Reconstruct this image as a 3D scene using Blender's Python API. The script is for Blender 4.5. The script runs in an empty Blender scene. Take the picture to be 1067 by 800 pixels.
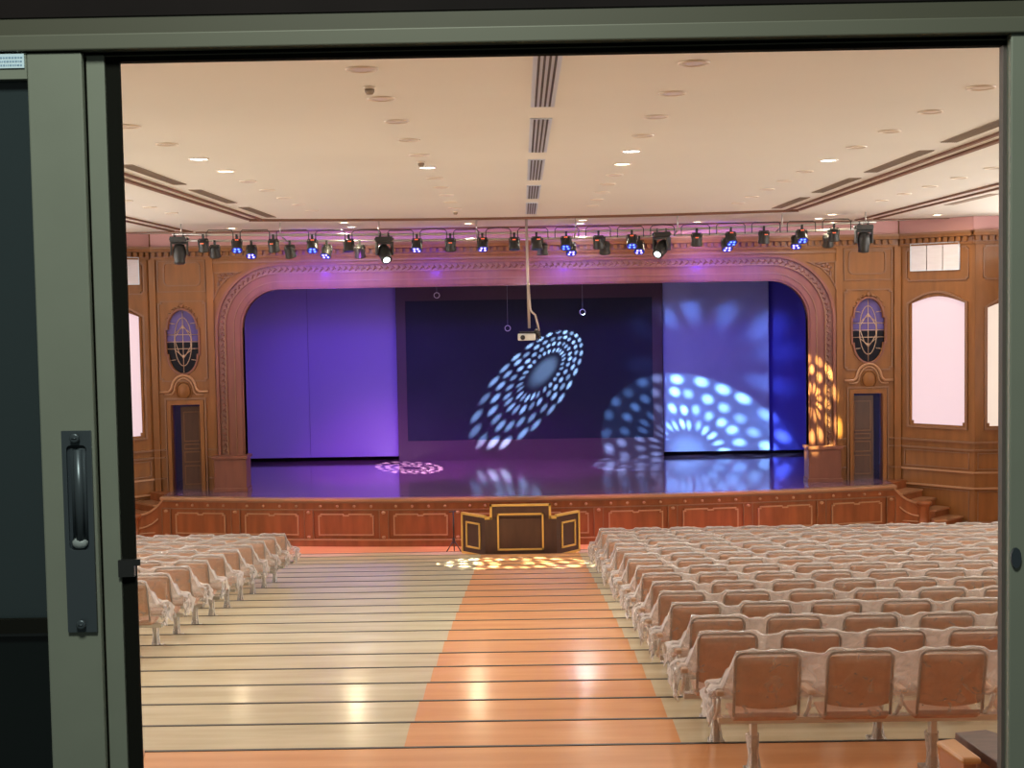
import bpy, bmesh, math, random
from mathutils import Vector, Matrix
random.seed(7)
C = bpy.context.scene.collection
SC = bpy.context.scene
PI = math.pi

# ------------------------------------------------------------------ camera
cam_d = bpy.data.cameras.new('camera'); cam = bpy.data.objects.new('camera', cam_d); C.objects.link(cam)
PITCH, YAW, ROLL, FPX = 0.0565, 0.0075, -0.0172, 1427.9
cp, sp, cy, sy = math.cos(PITCH), math.sin(PITCH), math.cos(YAW), math.sin(YAW)
fwd = Vector((-sy*cp, cy*cp, -sp)); rgt = Vector((cy, sy, 0)); upv = rgt.cross(fwd)
r2 = rgt*math.cos(ROLL) + upv*math.sin(ROLL); u2 = -rgt*math.sin(ROLL) + upv*math.cos(ROLL)
m = Matrix((r2, u2, -fwd)).transposed().to_4x4(); m.translation = Vector((-0.0888, 0, 5.758))
cam.matrix_world = m
cam_d.sensor_width = 36; cam_d.lens = FPX*36/1067; cam_d.clip_start = 0.05; cam_d.clip_end = 200
SC.camera = cam

# ------------------------------------------------------------------ view + world
SC.view_settings.view_transform = 'Standard'; SC.view_settings.look = 'None'
SC.view_settings.gamma = 1; SC.view_settings.use_curve_mapping = False
SC.view_settings.exposure = 0.0
SC.cycles.transparent_max_bounces = 40
SC.cycles.max_bounces = 10
SC.cycles.diffuse_bounces = 6
world = bpy.data.worlds.new('world'); SC.world = world; world.use_nodes = True
world.node_tree.nodes['Background'].inputs[0].default_value = (.6, .7, .65, 1)
world.node_tree.nodes['Background'].inputs[1].default_value = 0.10

WARM = (1.0, .91, .80); COOL = (.88, .96, 1.0)
def area(name, loc, size, power, col, direction=(0, 0, -1), shape='DISK', sy_=None, spread=PI):
    d = bpy.data.lights.new(name, 'AREA'); d.shape = shape; d.size = size
    if sy_: d.size_y = sy_
    d.energy = power; d.color = col; d.spread = spread
    o = bpy.data.objects.new(name, d); C.objects.link(o); o.location = loc
    o.rotation_euler = Vector(direction).to_track_quat('-Z', 'Y').to_euler()
    return o
def spot(name, loc, target, power, col, angle, blend=.5, radius=.05):
    d = bpy.data.lights.new(name, 'SPOT'); d.energy = power; d.color = col
    d.spot_size = angle; d.spot_blend = blend; d.shadow_soft_size = radius
    o = bpy.data.objects.new(name, d); C.objects.link(o); o.location = loc
    o.rotation_euler = (Vector(target)-Vector(loc)).to_track_quat('-Z', 'Y').to_euler()
    return o

HALL = 0.54     # power scale of the hall's lamps and its added fill
STAGE = 1.8    # power scale of the stage lamps and the backdrop fill
CEIL = 7.758
DL_Y = [11.55+1.617*i for i in range(-6, 11)]          # pitch of the downlight rows
LIT = {(-1, 5): COOL, (1, 4): COOL, (1, 5): WARM, (-2, 4): COOL, (-2, 5): WARM, (2, 5): COOL}
COLX = {-1: -1.385, 1: 1.385, -2: -4.265, 2: 4.31, -3: -7.1, 3: 7.19}
for (c, i), colr in LIT.items():
    area('downlight_or_fill_lamp', (COLX[c], 11.55+1.617*i, CEIL-.03), .2, 110*HALL, colr)
for c in (-3, -2, -1, 1, 2, 3):  # added lamps without fittings, to raise the hall's brightness
    for i, pw in ((-5, 12), (-2, 18), (0, 36), (3, 40)):
        area('downlight_or_fill_lamp', (COLX[c], 11.55+1.617*i+.4, CEIL-.03), .2, pw*HALL, WARM)
FRONT_DL = [(-7.015, 33.09, WARM), (-4.12, 31.66, WARM), (-4.17, 33.36, COOL), (-1.31, 32.85, WARM), (1.39, 32.33, WARM),
            (1.385, 33.6, COOL), (4.267, 33.8, WARM), (7.127, 33.3, COOL), (7.123, 31.83, WARM), (9.8, 32.7, WARM)]
for x, y, colr in FRONT_DL:
    area('downlight_or_fill_lamp', (x, y, CEIL-.03), .2, 95*HALL, (1.0, .84, .56) if colr is WARM else colr)
# added fill panels on both side walls, out of view, to brighten the hall
for s in (-1, 1):
    for y in (14.5, 19, 23.5, 28):
        area('side_fill_lamp', (s*12.9, y, 4.3), 2.0, 330*HALL, (1.0, .94, .88), (-s, 0, 0), 'RECTANGLE', 3.2)
# added strips out of view at both side walls, to brighten the ceiling
for s in (-1, 1):
    area('ceiling_fill_lamp', (s*12.2, 21, 6.9), 22, 1150*HALL, (1.0, .95, .88), (-s*.8, 0, .6), 'RECTANGLE', .25)
# added lamp above the camera, to light the near window frame
area('frame_fill_lamp', (-.25, .0, 6.95), .35, 24, (.92, 1.0, .88), (0, .75, -.66))

# stage wash
VIO = (.30, .16, 1.0); BLU = (.12, .16, 1.0); MAG = (.62, .07, .80)
for x, tx, p in ((-6.5, -6.4, 520), (-4.8, -5.6, 620), (-3.98, -4.6, 620)):
    spot('stage_spot', (x, 31.5, 6.80), (tx, 41.2, 2.6), p*.50*STAGE, VIO, 1.15, 1.0, .35)
    spot('backdrop_fill_lamp', (tx, 36.4, 6.9), (tx, 41.2, 2.0), p*.11*STAGE, VIO, 1.9, 1.0, .3)  # added fill behind the arch, softens its shadow on the backdrop
for x, tx, p in ((-.94, -1.6, 160), (.96, 2.0, 160), (2.46, 1.0, 140)):
    spot('stage_spot', (x, 31.5, 6.80), (tx, 41.2, 2.2), p*.8*STAGE, BLU, 1.15, 1.0, .35)
for x, tx, p in ((4.7, 5.8, 520), (6.3, 6.3, 420)):
    spot('stage_spot', (x, 31.5, 6.80), (tx, 41.2, 2.6), p*.55*STAGE, (.16, .13, 1.0), 1.15, 1.0, .35)
    spot('backdrop_fill_lamp', (tx, 36.4, 6.9), (tx, 41.2, 2.0), p*.05*STAGE, (.14, .13, 1.0), 1.9, 1.0, .3)  # same added fill for the right-hand drapes
for x, p in ((-5.4, 110), (-2.4, 95), (1.1, 110), (4.7, 120)):
    spot('arch_wash', (x, 32.4, 6.75), (x+.2, 35, 6.6), p*STAGE*1.5, (.16, .03, 1.0), 1.6, 1.0, .12)
for x, p in ((-3.8, 200), (0, 260), (3.5, 200)):
    spot('pink_wash', (x, 31.6, 6.8), (x, 35.4, 6.4), p*STAGE*.07, (.6, .10, .9), 2.2, 1.0)
for x in (-4.5, -.5):
    spot('floor_wash', (x, 32.4, 6.7), (x+.3, 38.5, 1.2), 2200*STAGE, MAG, .8, 1.0)
for x in (-5, -1.7, 1.7, 5):
    spot('front_floor_wash', (x, 31.0, 6.7), (x, 32.3, 0), 750*STAGE, (1.0, .26, .75), .6, 1.0)

# ---- patterned beams of the moving heads
def gobo(name, loc, target, power, col, R, N, dr, r0, r1, roll=0, sx=1, sy_=1, keys=0, haze=0, jit=0, disc=0, sharp=.24, k1=1.0, k2=1.0, ang=1.2, radius=.015):
    o = spot(name, loc, target, power, col, ang, .2, radius)
    o.rotation_euler = ((Vector(target)-Vector(loc)).to_track_quat('-Z', 'Y') @ Matrix.Rotation(roll, 3, 'Z').to_quaternion()).to_euler()
    d = o.data; d.use_nodes = True; nt = d.node_tree; L = nt.links
    em = [n for n in nt.nodes if n.type == 'EMISSION'][0]
    tc = nt.nodes.new('ShaderNodeTexCoord'); sep = nt.nodes.new('ShaderNodeSeparateXYZ'); L.new(tc.outputs['Normal'], sep.inputs[0])
    def M(op, a, b=None, c=None):
        n = nt.nodes.new('ShaderNodeMath'); n.operation = op
        for i, v in enumerate((a, b, c)):
            if v is None: continue
            if isinstance(v, (int, float)): n.inputs[i].default_value = v
            else: L.new(v, n.inputs[i])
        return n.outputs[0]
    dist = (Vector(target)-Vector(loc)).length
    zz = M('ABSOLUTE', sep.outputs[2])
    a = M('MULTIPLY', M('DIVIDE', sep.outputs[0], zz), dist)      # metres across the beam at the target
    b = M('MULTIPLY', M('DIVIDE', sep.outputs[1], zz), dist)
    w = M('SUBTRACT', 1.0, M('MULTIPLY', a, keys))
    a = M('DIVIDE', M('DIVIDE', a, w), R*sx); b = M('DIVIDE', M('DIVIDE', b, w), R*sy_)
    r = M('SQRT', M('ADD', M('MULTIPLY', a, a), M('MULTIPLY', b, b)))
    th = M('ARCTAN2', b, a)
    q = M('DIVIDE', M('SUBTRACT', r, r0), dr); i = M('FLOOR', q); fa = M('SUBTRACT', M('FRACT', q), .5)
    t = M('ADD', M('MULTIPLY', th, N/(2*PI)), M('MULTIPLY', i, .5)); ft = M('SUBTRACT', M('FRACT', M('ADD', t, 100)), .5)
    wn = nt.nodes.new('ShaderNodeTexWhiteNoise'); wn.noise_dimensions = '2D'
    cmb = nt.nodes.new('ShaderNodeCombineXYZ'); L.new(i, cmb.inputs[0]); L.new(M('FLOOR', M('ADD', t, 100)), cmb.inputs[1]); L.new(cmb.outputs[0], wn.inputs[0])
    sc_ = nt.nodes.new('ShaderNodeSeparateColor'); L.new(wn.outputs['Color'], sc_.inputs[0])
    fa = M('ADD', fa, M('MULTIPLY', M('SUBTRACT', sc_.outputs[0], .5), jit)); ft = M('ADD', ft, M('MULTIPLY', M('SUBTRACT', sc_.outputs[1], .5), jit))
    dd = M('SQRT', M('ADD', M('MULTIPLY', M('MULTIPLY', fa, fa), k1), M('MULTIPLY', M('MULTIPLY', ft, ft), k2)))
    mr = nt.nodes.new('ShaderNodeMapRange'); mr.interpolation_type = 'SMOOTHSTEP'
    L.new(dd, mr.inputs[0]); mr.inputs[1].default_value = .46; mr.inputs[2].default_value = sharp*.5; mr.inputs[3].default_value = 0; mr.inputs[4].default_value = 1
    v = M('MULTIPLY', mr.outputs[0], M('MULTIPLY', M('GREATER_THAN', r, r0), M('LESS_THAN', r, r1)))
    # cells differ in strength
    v = M('MULTIPLY', v, M('ADD', M('MULTIPLY', sc_.outputs[2], .8), .4))
    if haze: v = M('ADD', v, M('MULTIPLY', M('LESS_THAN', r, r1*.97), haze))
    if disc:
        md = nt.nodes.new('ShaderNodeMapRange'); md.interpolation_type = 'SMOOTHSTEP'
        L.new(r, md.inputs[0]); md.inputs[1].default_value = r0*1.05; md.inputs[2].default_value = r0*.35; md.inputs[3].default_value = 0; md.inputs[4].default_value = disc
        v = M('ADD', v, md.outputs[0])
    L.new(v, em.inputs['Strength'])
    return o
GOB = 1.0
gobo('gobo_beam', (3.0, 31.1, 6.62), (.606, 41.05, 3.845), 120000*GOB, (.55, .95, 1.0), 1.9, 26, .165, .34, .99, roll=math.radians(45), sy_=.50, keys=.16, disc=.26, jit=.2)
gobo('gobo_beam', (-3.1, 31.1, 6.62), (4.82, 41.05, 1.35), 80000*GOB, (.36, .80, 1.0), 2.4, 26, .19, .23, .99, disc=.15, haze=.06, jit=.25, sharp=.1)
gobo('gobo_beam', (-3.1, 31.1, 6.62), (5.25, 41.05, 3.9), 11000*GOB, (.24, .50, 1.0), 2.3, 13, .62, .33, .95, sharp=.02, radius=.14, sy_=1.25, jit=.5)
gobo('gobo_beam', (4.9, 30.9, 6.7), (7.22, 34.8, 3.35), 28000*GOB, (1.0, .95, .36), 1.16, 12, .30, .09, .99, sx=.52, jit=.3)
gobo('gobo_beam', (-3.1, 31.0, 6.62), (-.34, 28.25, .32), 30000*GOB, (1.0, .95, .70), 1.6, 22, .2, .12, .99, sx=1.0)
gobo('gobo_beam', (-.58, 31.75, 6.5), (-3.33, 39.2, 1.17), 170000*GOB, (1.0, .8, .8), .95, 18, .25, .25, .99)

# ------------------------------------------------------------------ materials
MATS = {}
def mat(name, col, rough=.5, metal=0, spec=.5, noise=None, bump=0, emit=None, estr=0, alpha=None, coat=0, coords='Object'):
    if name in MATS: return MATS[name]
    mt = bpy.data.materials.new(name); mt.use_nodes = True; nt = mt.node_tree; b = nt.nodes['Principled BSDF']
    b.inputs['Base Color'].default_value = (*col, 1); b.inputs['Roughness'].default_value = rough
    b.inputs['Metallic'].default_value = metal; b.inputs['Specular IOR Level'].default_value = spec
    b.inputs['Coat Weight'].default_value = coat; b.inputs['Coat Roughness'].default_value = .12
    if noise or bump:
        tc = nt.nodes.new('ShaderNodeTexCoord'); mp = nt.nodes.new('ShaderNodeMapping')
        nt.links.new(tc.outputs[coords], mp.inputs[0]); nz = nt.nodes.new('ShaderNodeTexNoise')
        sc, amt, stretch = noise if noise else (8, 0, (1, 1, 1))
        mp.inputs['Scale'].default_value = stretch; nz.inputs['Scale'].default_value = sc; nz.inputs['Detail'].default_value = 5
        nt.links.new(mp.outputs[0], nz.inputs['Vector'])
        if amt:
            rp = nt.nodes.new('ShaderNodeValToRGB'); e = rp.color_ramp.elements
            e[0].position = .3; e[1].position = .7
            e[0].color = (*[c*(1-amt) for c in col], 1); e[1].color = (*[min(1, c*(1+amt)) for c in col], 1)
            nt.links.new(nz.outputs[0], rp.inputs[0]); nt.links.new(rp.outputs[0], b.inputs['Base Color'])
        if bump:
            bp = nt.nodes.new('ShaderNodeBump'); bp.inputs['Strength'].default_value = bump; bp.inputs['Distance'].default_value = .01
            nt.links.new(nz.outputs[0], bp.inputs['Height']); nt.links.new(bp.outputs[0], b.inputs['Normal'])
    if emit:
        b.inputs['Emission Color'].default_value = (*emit, 1); b.inputs['Emission Strength'].default_value = estr
    MATS[name] = mt
    return mt
WOOD = mat('panel_wood', (.205, .080, .023), .42, spec=.22, noise=(3, .14, (2.2, 2.2, .35)), coat=.03)
WOOD_RED = mat('arch_wood', (.175, .064, .042), .40, spec=.22, noise=(3, .12, (2.2, 2.2, .35)), coat=.05)
WOOD_DK = mat('carved_wood', (.17, .07, .04), .45, noise=(14, .3, (1, 1, 1)))
WOOD_ST = mat('stage_front_wood', (.23, .072, .026), .32, spec=.22, noise=(2.5, .22, (2.2, 2.2, .3)), coat=.08)
WOOD_LP = mat('stage_lip_wood', (.33, .16, .08), .3, noise=(3, .12, (.5, 2, 2)), coat=.3)
MOLD = mat('molding_wood', (.19, .08, .033), .4)
MOLD_L = mat('light_molding_wood', (.36, .18, .09), .35)
DOORW = mat('door_wood', (.085, .036, .022), .4, noise=(3, .15, (2.5, 2.5, .4)))
DARK = mat('dark_opening', (.02, .015, .02), .6)
CEILM = mat('ceiling_paint', (.77, .76, .715), .75, noise=(.35, .025, (1, 1, 1)))
TRIMW = mat('ceiling_trim_wood', (.17, .075, .045), .5)
PINKW = mat('pink_paint', (.55, .30, .30), .7)
def floor_mat(name, a, b_, rough):
    mt = mat(name, a, rough, coat=.12)
    nt = mt.node_tree; b = nt.nodes['Principled BSDF']
    tc = nt.nodes.new('ShaderNodeTexCoord'); mp = nt.nodes.new('ShaderNodeMapping'); mp.inputs['Scale'].default_value = (.35, 3.0, 1)
    nz = nt.nodes.new('ShaderNodeTexNoise'); nz.inputs['Scale'].default_value = 2.2; nz.inputs['Detail'].default_value = 6
    nt.links.new(tc.outputs['Object'], mp.inputs[0]); nt.links.new(mp.outputs[0], nz.inputs[0])
    rp = nt.nodes.new('ShaderNodeValToRGB'); e = rp.color_ramp.elements; e[0].position = .35; e[1].position = .68
    e[0].color = (*a, 1); e[1].color = (*b_, 1)
    nt.links.new(nz.outputs[0], rp.inputs[0]); nt.links.new(rp.outputs[0], b.inputs['Base Color'])
    n2 = nt.nodes.new('ShaderNodeTexNoise'); n2.inputs['Scale'].default_value = 5; n2.inputs['Detail'].default_value = 3; nt.links.new(tc.outputs['Object'], n2.inputs[0])
    bp = nt.nodes.new('ShaderNodeBump'); bp.inputs['Strength'].default_value = .22; bp.inputs['Distance'].default_value = .01
    nt.links.new(n2.outputs[0], bp.inputs['Height']); nt.links.new(bp.outputs[0], b.inputs['Normal'])
    return mt
BEIGE = floor_mat('beige_vinyl', (.54, .465, .31), (.64, .56, .39), .18)
ORANGE = floor_mat('orange_vinyl', (.68, .32, .145), (.76, .385, .18), .18)
NOSE = mat('nosing_rubber', (.035, .028, .022), .5)
STAGEF = mat('stage_floorboards', (.17, .09, .17), .10, noise=(2, .25, (.4, 6, 1)), coat=.7)
BACKD = mat('lit_backdrop_cloth', (.24, .25, .52), .9, noise=(1.2, .05, (1, 1, 1)))  # blue of the stage light is partly painted into this cloth
BACKD2 = mat('violet_lit_drape_cloth', (.19, .14, .42), .9)  # tinted violet to carry the colour of the stage light
SCRM = mat('led_screen', (.014, .014, .038), .55, spec=.12, noise=(.8, .1, (1, 1, 1)))
SCRF = mat('screen_frame_wood', (.05, .026, .055), .5, spec=.2)
ALU = mat('window_aluminium', (.23, .25, .20), .42, metal=.15, noise=(20, .03, (1, 1, 1)))
ALU3 = mat('window_aluminium_lip', (.125, .128, .095), .45, metal=.15)
ALU2 = mat('window_aluminium_head', (.075, .074, .050), .5, metal=.1)
GASK = mat('black_gasket', (.010, .010, .008), .9, spec=.05)
HEADD = mat('dark_valance', (.011, .008, .008), .7, spec=.1, noise=(9, .2, (1, 1, 1)))
GLASSD = mat('tinted_glass', (.030, .042, .046), .06, spec=.6)
HANDM = mat('handle_metal', (.085, .105, .12), .35, metal=.5)
HANDD = mat('handle_recess', (.03, .04, .05), .5)
LABEL = mat('label_paper', (.62, .78, .88), .5)
LABELT = mat('label_print', (.25, .38, .52), .5)
STEEL = mat('steel', (.55, .54, .52), .28, metal=.9)
TUBE = mat('back_frame_metal', (.34, .29, .26), .35, metal=.6)
BACKP = mat('seat_back_board', (.62, .34, .20), .42, spec=.25, noise=(5, .08, (1, 1, 3)))
SEATP = mat('seat_board', (.42, .22, .14), .45)
ARMP = mat('armrest_tan', (.50, .33, .22), .5)
BLACK = mat('black_metal', (.018, .018, .018), .45)
BLACKG = mat('dark_grey_metal', (.022, .022, .021), .4)
WHITE = mat('white_plastic', (.72, .72, .66), .4)
GREYV = mat('vent_grille', (.33, .27, .22), .6)
VENTW = mat('vent_white', (.58, .66, .80), .4)
GOLD = mat('gold_trim', (.66, .42, .10), .4, metal=.25)
ESPR = mat('espresso_wood', (.055, .025, .016), .4, noise=(3, .2, (2, 2, .4)))
BRASS = mat('leading_brass', (.45, .30, .22), .4, metal=.3)
OVAL_LIT = mat('oval_glass_backlit', (.10, .07, .24), .3, spec=.12)  # violet glow of backstage light painted into the upper glass
OVAL_UNLIT = mat('oval_glass_unlit', (.006, .005, .010), .3, spec=.08)  # same glass, painted dark where no backstage light shows
LAMPW = mat('lamp_cool', (.9, .9, .9), .4, emit=(.85, .97, 1.0), estr=9)
LAMPY = mat('lamp_warm', (.9, .9, .9), .4, emit=(1.0, .86, .62), estr=9)
LAMPO = mat('lamp_unlit', (.74, .68, .60), .35)
RINGM = mat('downlight_ring', (.78, .70, .60), .3)
WINP = mat('lit_window_blind', (.25, .22, .23), .6, emit=(1.0, .72, .80), estr=.70)
WINW = mat('lit_window_blind_warm', (.25, .22, .2), .6, emit=(1.0, .80, .66), estr=.78)
ACP = mat('white_grille_panel', (.60, .57, .64), .5, noise=(3, .05, (1, 1, 8)))
LBLUE = mat('lens_blue', (.1, .1, .6), .2, emit=(.06, .14, 1.0), estr=5)
LVIOL = mat('lens_violet', (.3, .2, .6), .2, emit=(.30, .25, 1.0), estr=5)
LWHITE = mat('lens_white', (.9, .9, .9), .2, emit=(.75, 1.0, .98), estr=7)
LOFF = mat('lens_off', (.05, .05, .06), .1)
LED = mat('display_red', (.4, .1, .05), .4, emit=(1.0, .16, .06), estr=1.1)

def film_mat():
    mt = bpy.data.materials.new('clear_film'); mt.use_nodes = True; nt = mt.node_tree; L = nt.links
    nt.nodes.remove(nt.nodes['Principled BSDF']); out = nt.nodes['Material Output']
    tr = nt.nodes.new('ShaderNodeBsdfTransparent'); tr.inputs[0].default_value = (.97, .94, .91, 1)
    di = nt.nodes.new('ShaderNodeBsdfDiffuse'); di.inputs[0].default_value = (.90, .86, .82, 1)
    tl = nt.nodes.new('ShaderNodeBsdfTranslucent'); tl.inputs[0].default_value = (.90, .86, .82, 1)
    gl = nt.nodes.new('ShaderNodeBsdfGlossy'); gl.inputs['Roughness'].default_value = .22
    tc = nt.nodes.new('ShaderNodeTexCoord')
    n1 = nt.nodes.new('ShaderNodeTexNoise'); n1.inputs['Scale'].default_value = 9; n1.inputs['Detail'].default_value = 6; n1.inputs['Distortion'].default_value = 1.2
    n2 = nt.nodes.new('ShaderNodeTexNoise'); n2.inputs['Scale'].default_value = 26; n2.inputs['Detail'].default_value = 4; n2.inputs['Distortion'].default_value = 2.5
    L.new(tc.outputs['Object'], n1.inputs[0]); L.new(tc.outputs['Object'], n2.inputs[0])
    bp = nt.nodes.new('ShaderNodeBump'); bp.inputs['Strength'].default_value = .9; bp.inputs['Distance'].default_value = .02
    L.new(n2.outputs[0], bp.inputs['Height'])
    for n in (di, gl): L.new(bp.outputs[0], n.inputs['Normal'])
    a1 = nt.nodes.new('ShaderNodeMixShader'); a1.inputs[0].default_value = .4; L.new(di.outputs[0], a1.inputs[1]); L.new(tl.outputs[0], a1.inputs[2])
    a2 = nt.nodes.new('ShaderNodeMixShader'); a2.inputs[0].default_value = .35; L.new(a1.outputs[0], a2.inputs[1]); L.new(gl.outputs[0], a2.inputs[2])
    lw = nt.nodes.new('ShaderNodeLayerWeight'); lw.inputs[0].default_value = .45
    mr = nt.nodes.new('ShaderNodeMapRange'); L.new(n1.outputs[0], mr.inputs[0]); mr.inputs[1].default_value = .4; mr.inputs[2].default_value = .75; mr.inputs[3].default_value = .15; mr.inputs[4].default_value = .42
    ad = nt.nodes.new('ShaderNodeMath'); ad.operation = 'MULTIPLY_ADD'; L.new(lw.outputs['Facing'], ad.inputs[0]); ad.inputs[1].default_value = .58; L.new(mr.outputs[0], ad.inputs[2]); ad.use_clamp = True
    mx = nt.nodes.new('ShaderNodeMixShader'); L.new(ad.outputs[0], mx.inputs[0]); L.new(tr.outputs[0], mx.inputs[1]); L.new(a2.outputs[0], mx.inputs[2])
    L.new(mx.outputs[0], out.inputs[0])
    return mt
FILM = film_mat()

# ------------------------------------------------------------------ helpers
def tag(o, label=None, cat=None, group=None, kind=None):
    if label: o['label'] = label
    if cat: o['category'] = cat
    if group: o['group'] = group
    if kind: o['kind'] = kind
    return o
def empty(name, loc=(0, 0, 0), label=None, cat=None, group=None, rz=0, kind=None):
    o = bpy.data.objects.new(name, None); C.objects.link(o); o.location = loc; o.rotation_euler = (0, 0, rz); o.empty_display_size = .1
    return tag(o, label, cat, group, kind)
def link(name, me, material, parent=None, smooth=False):
    if material is not None and len(me.materials) == 0: me.materials.append(material)
    if smooth:
        for p_ in me.polygons: p_.use_smooth = True
    o = bpy.data.objects.new(name, me); C.objects.link(o)
    if parent: o.parent = parent
    return o
class MB:
    def __init__(s): s.v = []; s.f = []; s.mi = []
    def add(s, vs, fs, mi=0):
        n = len(s.v); s.v += [tuple(v) for v in vs]; s.f += [tuple(n+i for i in f) for f in fs]; s.mi += [mi]*len(fs); return s
    def box(s, x0, x1, y0, y1, z0, z1, mi=0, M=None):
        vs = [Vector((x, y, z)) for x in (x0, x1) for y in (y0, y1) for z in (z0, z1)]
        if M: vs = [M @ v for v in vs]
        return s.add(vs, [(0, 1, 3, 2), (4, 6, 7, 5), (0, 4, 5, 1), (2, 3, 7, 6), (0, 2, 6, 4), (1, 5, 7, 3)], mi)
    def tube(s, pts, r, n=8, closed=False, mi=0):
        pts = [Vector(p_) for p_ in pts]; N = len(pts); rings = []
        rr = r if isinstance(r, (list, tuple)) else [r]*N
        prev = None
        for i, p_ in enumerate(pts):
            a = pts[i-1] if (i > 0 or closed) else p_; b = pts[(i+1) % N] if (i < N-1 or closed) else p_
            t = (b-a).normalized() if (b-a).length > 1e-9 else Vector((0, 0, 1))
            if prev is None:
                ref = Vector((0, 0, 1)) if abs(t.z) < .9 else Vector((1, 0, 0)); e1 = t.cross(ref).normalized()
            else: e1 = (prev - t*prev.dot(t)).normalized()
            prev = e1; e2 = t.cross(e1)
            rings.append([p_+e1*math.cos(2*PI*k/n)*rr[i]+e2*math.sin(2*PI*k/n)*rr[i] for k in range(n)])
        vs = [v for rg in rings for v in rg]; fs = []
        for i in range(N if closed else N-1):
            j = (i+1) % N
            for k in range(n): fs.append((i*n+k, i*n+(k+1) % n, j*n+(k+1) % n, j*n+k))
        if not closed: fs += [tuple(range(n))[::-1], tuple((N-1)*n+k for k in range(n))]
        return s.add(vs, fs, mi)
    def lathe(s, prof, M=None, n=20, mi=0):   # prof: (radius, z)
        vs = []; fs = []
        for r, z in prof: vs += [Vector((r*math.cos(2*PI*k/n), r*math.sin(2*PI*k/n), z)) for k in range(n)]
        if M: vs = [M @ v for v in vs]
        for i in range(len(prof)-1):
            for k in range(n): fs.append((i*n+k, i*n+(k+1) % n, (i+1)*n+(k+1) % n, (i+1)*n+k))
        fs += [tuple(range(n))[::-1], tuple((len(prof)-1)*n+k for k in range(n))]
        return s.add(vs, fs, mi)
    def ell(s, c, r, M=None, n=8, m_=5):
        prof = [(max(1e-4, math.sin(PI*i/m_)), -math.cos(PI*i/m_)) for i in range(m_+1)]
        T = (M or Matrix()) @ Matrix.Translation(Vector(c)) @ Matrix.Diagonal((*r, 1))
        return s.lathe(prof, T, n)
    def prism(s, poly, z0, z1, mi=0):         # poly in XY
        n = len(poly); vs = [(x, y, z0) for x, y in poly]+[(x, y, z1) for x, y in poly]
        return s.add(vs, [tuple(range(n))[::-1], tuple(range(n, 2*n))]+[(i, (i+1) % n, (i+1) % n+n, i+n) for i in range(n)], mi)
    def me(s, name):
        me = bpy.data.meshes.new(name); me.from_pydata(s.v, [], s.f); me.update()
        bm = bmesh.new(); bm.from_mesh(me); bmesh.ops.recalc_face_normals(bm, faces=bm.faces); bm.to_mesh(me); bm.free()
        for i, p_ in enumerate(me.polygons): p_.material_index = s.mi[i]
        return me
    def build(s, name, material, parent=None, smooth=False, bevel=0):
        me = s.me(name)
        if isinstance(material, (list, tuple)):
            for q in material: me.materials.append(q)
            material = None
        o = link(name, me, material, parent, smooth)
        if bevel:
            b = o.modifiers.new('bevel', 'BEVEL'); b.width = bevel; b.segments = 2; b.limit_method = 'ANGLE'; b.angle_limit = .6
        return o
# a wall frame: local (u, z, n) -> world; n points to the audience
class WF:
    def __init__(s, ox, oy, dx, dy, nx, ny): s.o = (ox, oy); s.d = (dx, dy); s.n = (nx, ny)
    def P(s, u, z, n=0): return Vector((s.o[0]+u*s.d[0]+n*s.n[0], s.o[1]+u*s.d[1]+n*s.n[1], z))
FRONTY = 35.0
WFRONT = WF(0, FRONTY, 1, 0, 0, -1)
LA = math.hypot(1.42, 1.4); da = (1.42/LA, -1.4/LA)
def wang(s):   # angled wall, u from the stage corner outwards
    return WF(s*9.56, 35.0, s*da[0], da[1], -s*abs(da[1]), -da[0])
def wout(s): return WF(s*10.98, 33.6, s, 0, 0, -1)
def plate_me(name, outlines, n0, n1, wf=WFRONT):
    cu = bpy.data.curves.new(name, 'CURVE'); cu.dimensions = '2D'; cu.fill_mode = 'BOTH'
    th = abs(n1-n0); cu.extrude = th/2
    for ol in outlines:
        sp_ = cu.splines.new('POLY'); sp_.points.add(len(ol)-1); sp_.use_cyclic_u = True
        for i, (x, y) in enumerate(ol): sp_.points[i].co = (x, y, 0, 1)
    ob = bpy.data.objects.new(name, cu); me = bpy.data.meshes.new_from_object(ob)
    bpy.data.objects.remove(ob); bpy.data.curves.remove(cu); me.name = name
    mid = (n0+n1)/2
    for v in me.vertices: v.co = wf.P(v.co.x, v.co.y, mid+v.co.z)
    bm = bmesh.new(); bm.from_mesh(me); bmesh.ops.remove_doubles(bm, verts=bm.verts, dist=1e-5); bmesh.ops.recalc_face_normals(bm, faces=bm.faces); bm.to_mesh(me); bm.free()
    return me
def plate(name, outlines, n0, n1, material, parent=None, wf=WFRONT):
    me = plate_me(name, outlines, n0, n1, wf)
    me.materials.clear(); return link(name, me, material, parent)
def rect(x0, x1, z0, z1): return [(x0, z0), (x1, z0), (x1, z1), (x0, z1)]
def offset(poly, d):    # inward for CCW polygons when d>0
    n = len(poly); out = []
    for i in range(n):
        p0, p1, p2 = (Vector(poly[i-1]), Vector(poly[i]), Vector(poly[(i+1) % n]))
        a = (p1-p0).normalized(); b = (p2-p1).normalized(); na = Vector((-a.y, a.x)); nb = Vector((-b.y, b.x)); h = na+nb
        if h.length < 1e-6: h = na
        h = h.normalized(); k = d/max(.35, h.dot(na)); out.append((p1.x+h.x*k, p1.y+h.y*k))
    return out
def ring(poly, w): return [poly, offset(poly, w)]
def arc(cx, cz, r, a0, a1, n, rz=None):
    return [(cx+r*math.cos(a0+(a1-a0)*i/n), cz+(rz or r)*math.sin(a0+(a1-a0)*i/n)) for i in range(n+1)]
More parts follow.
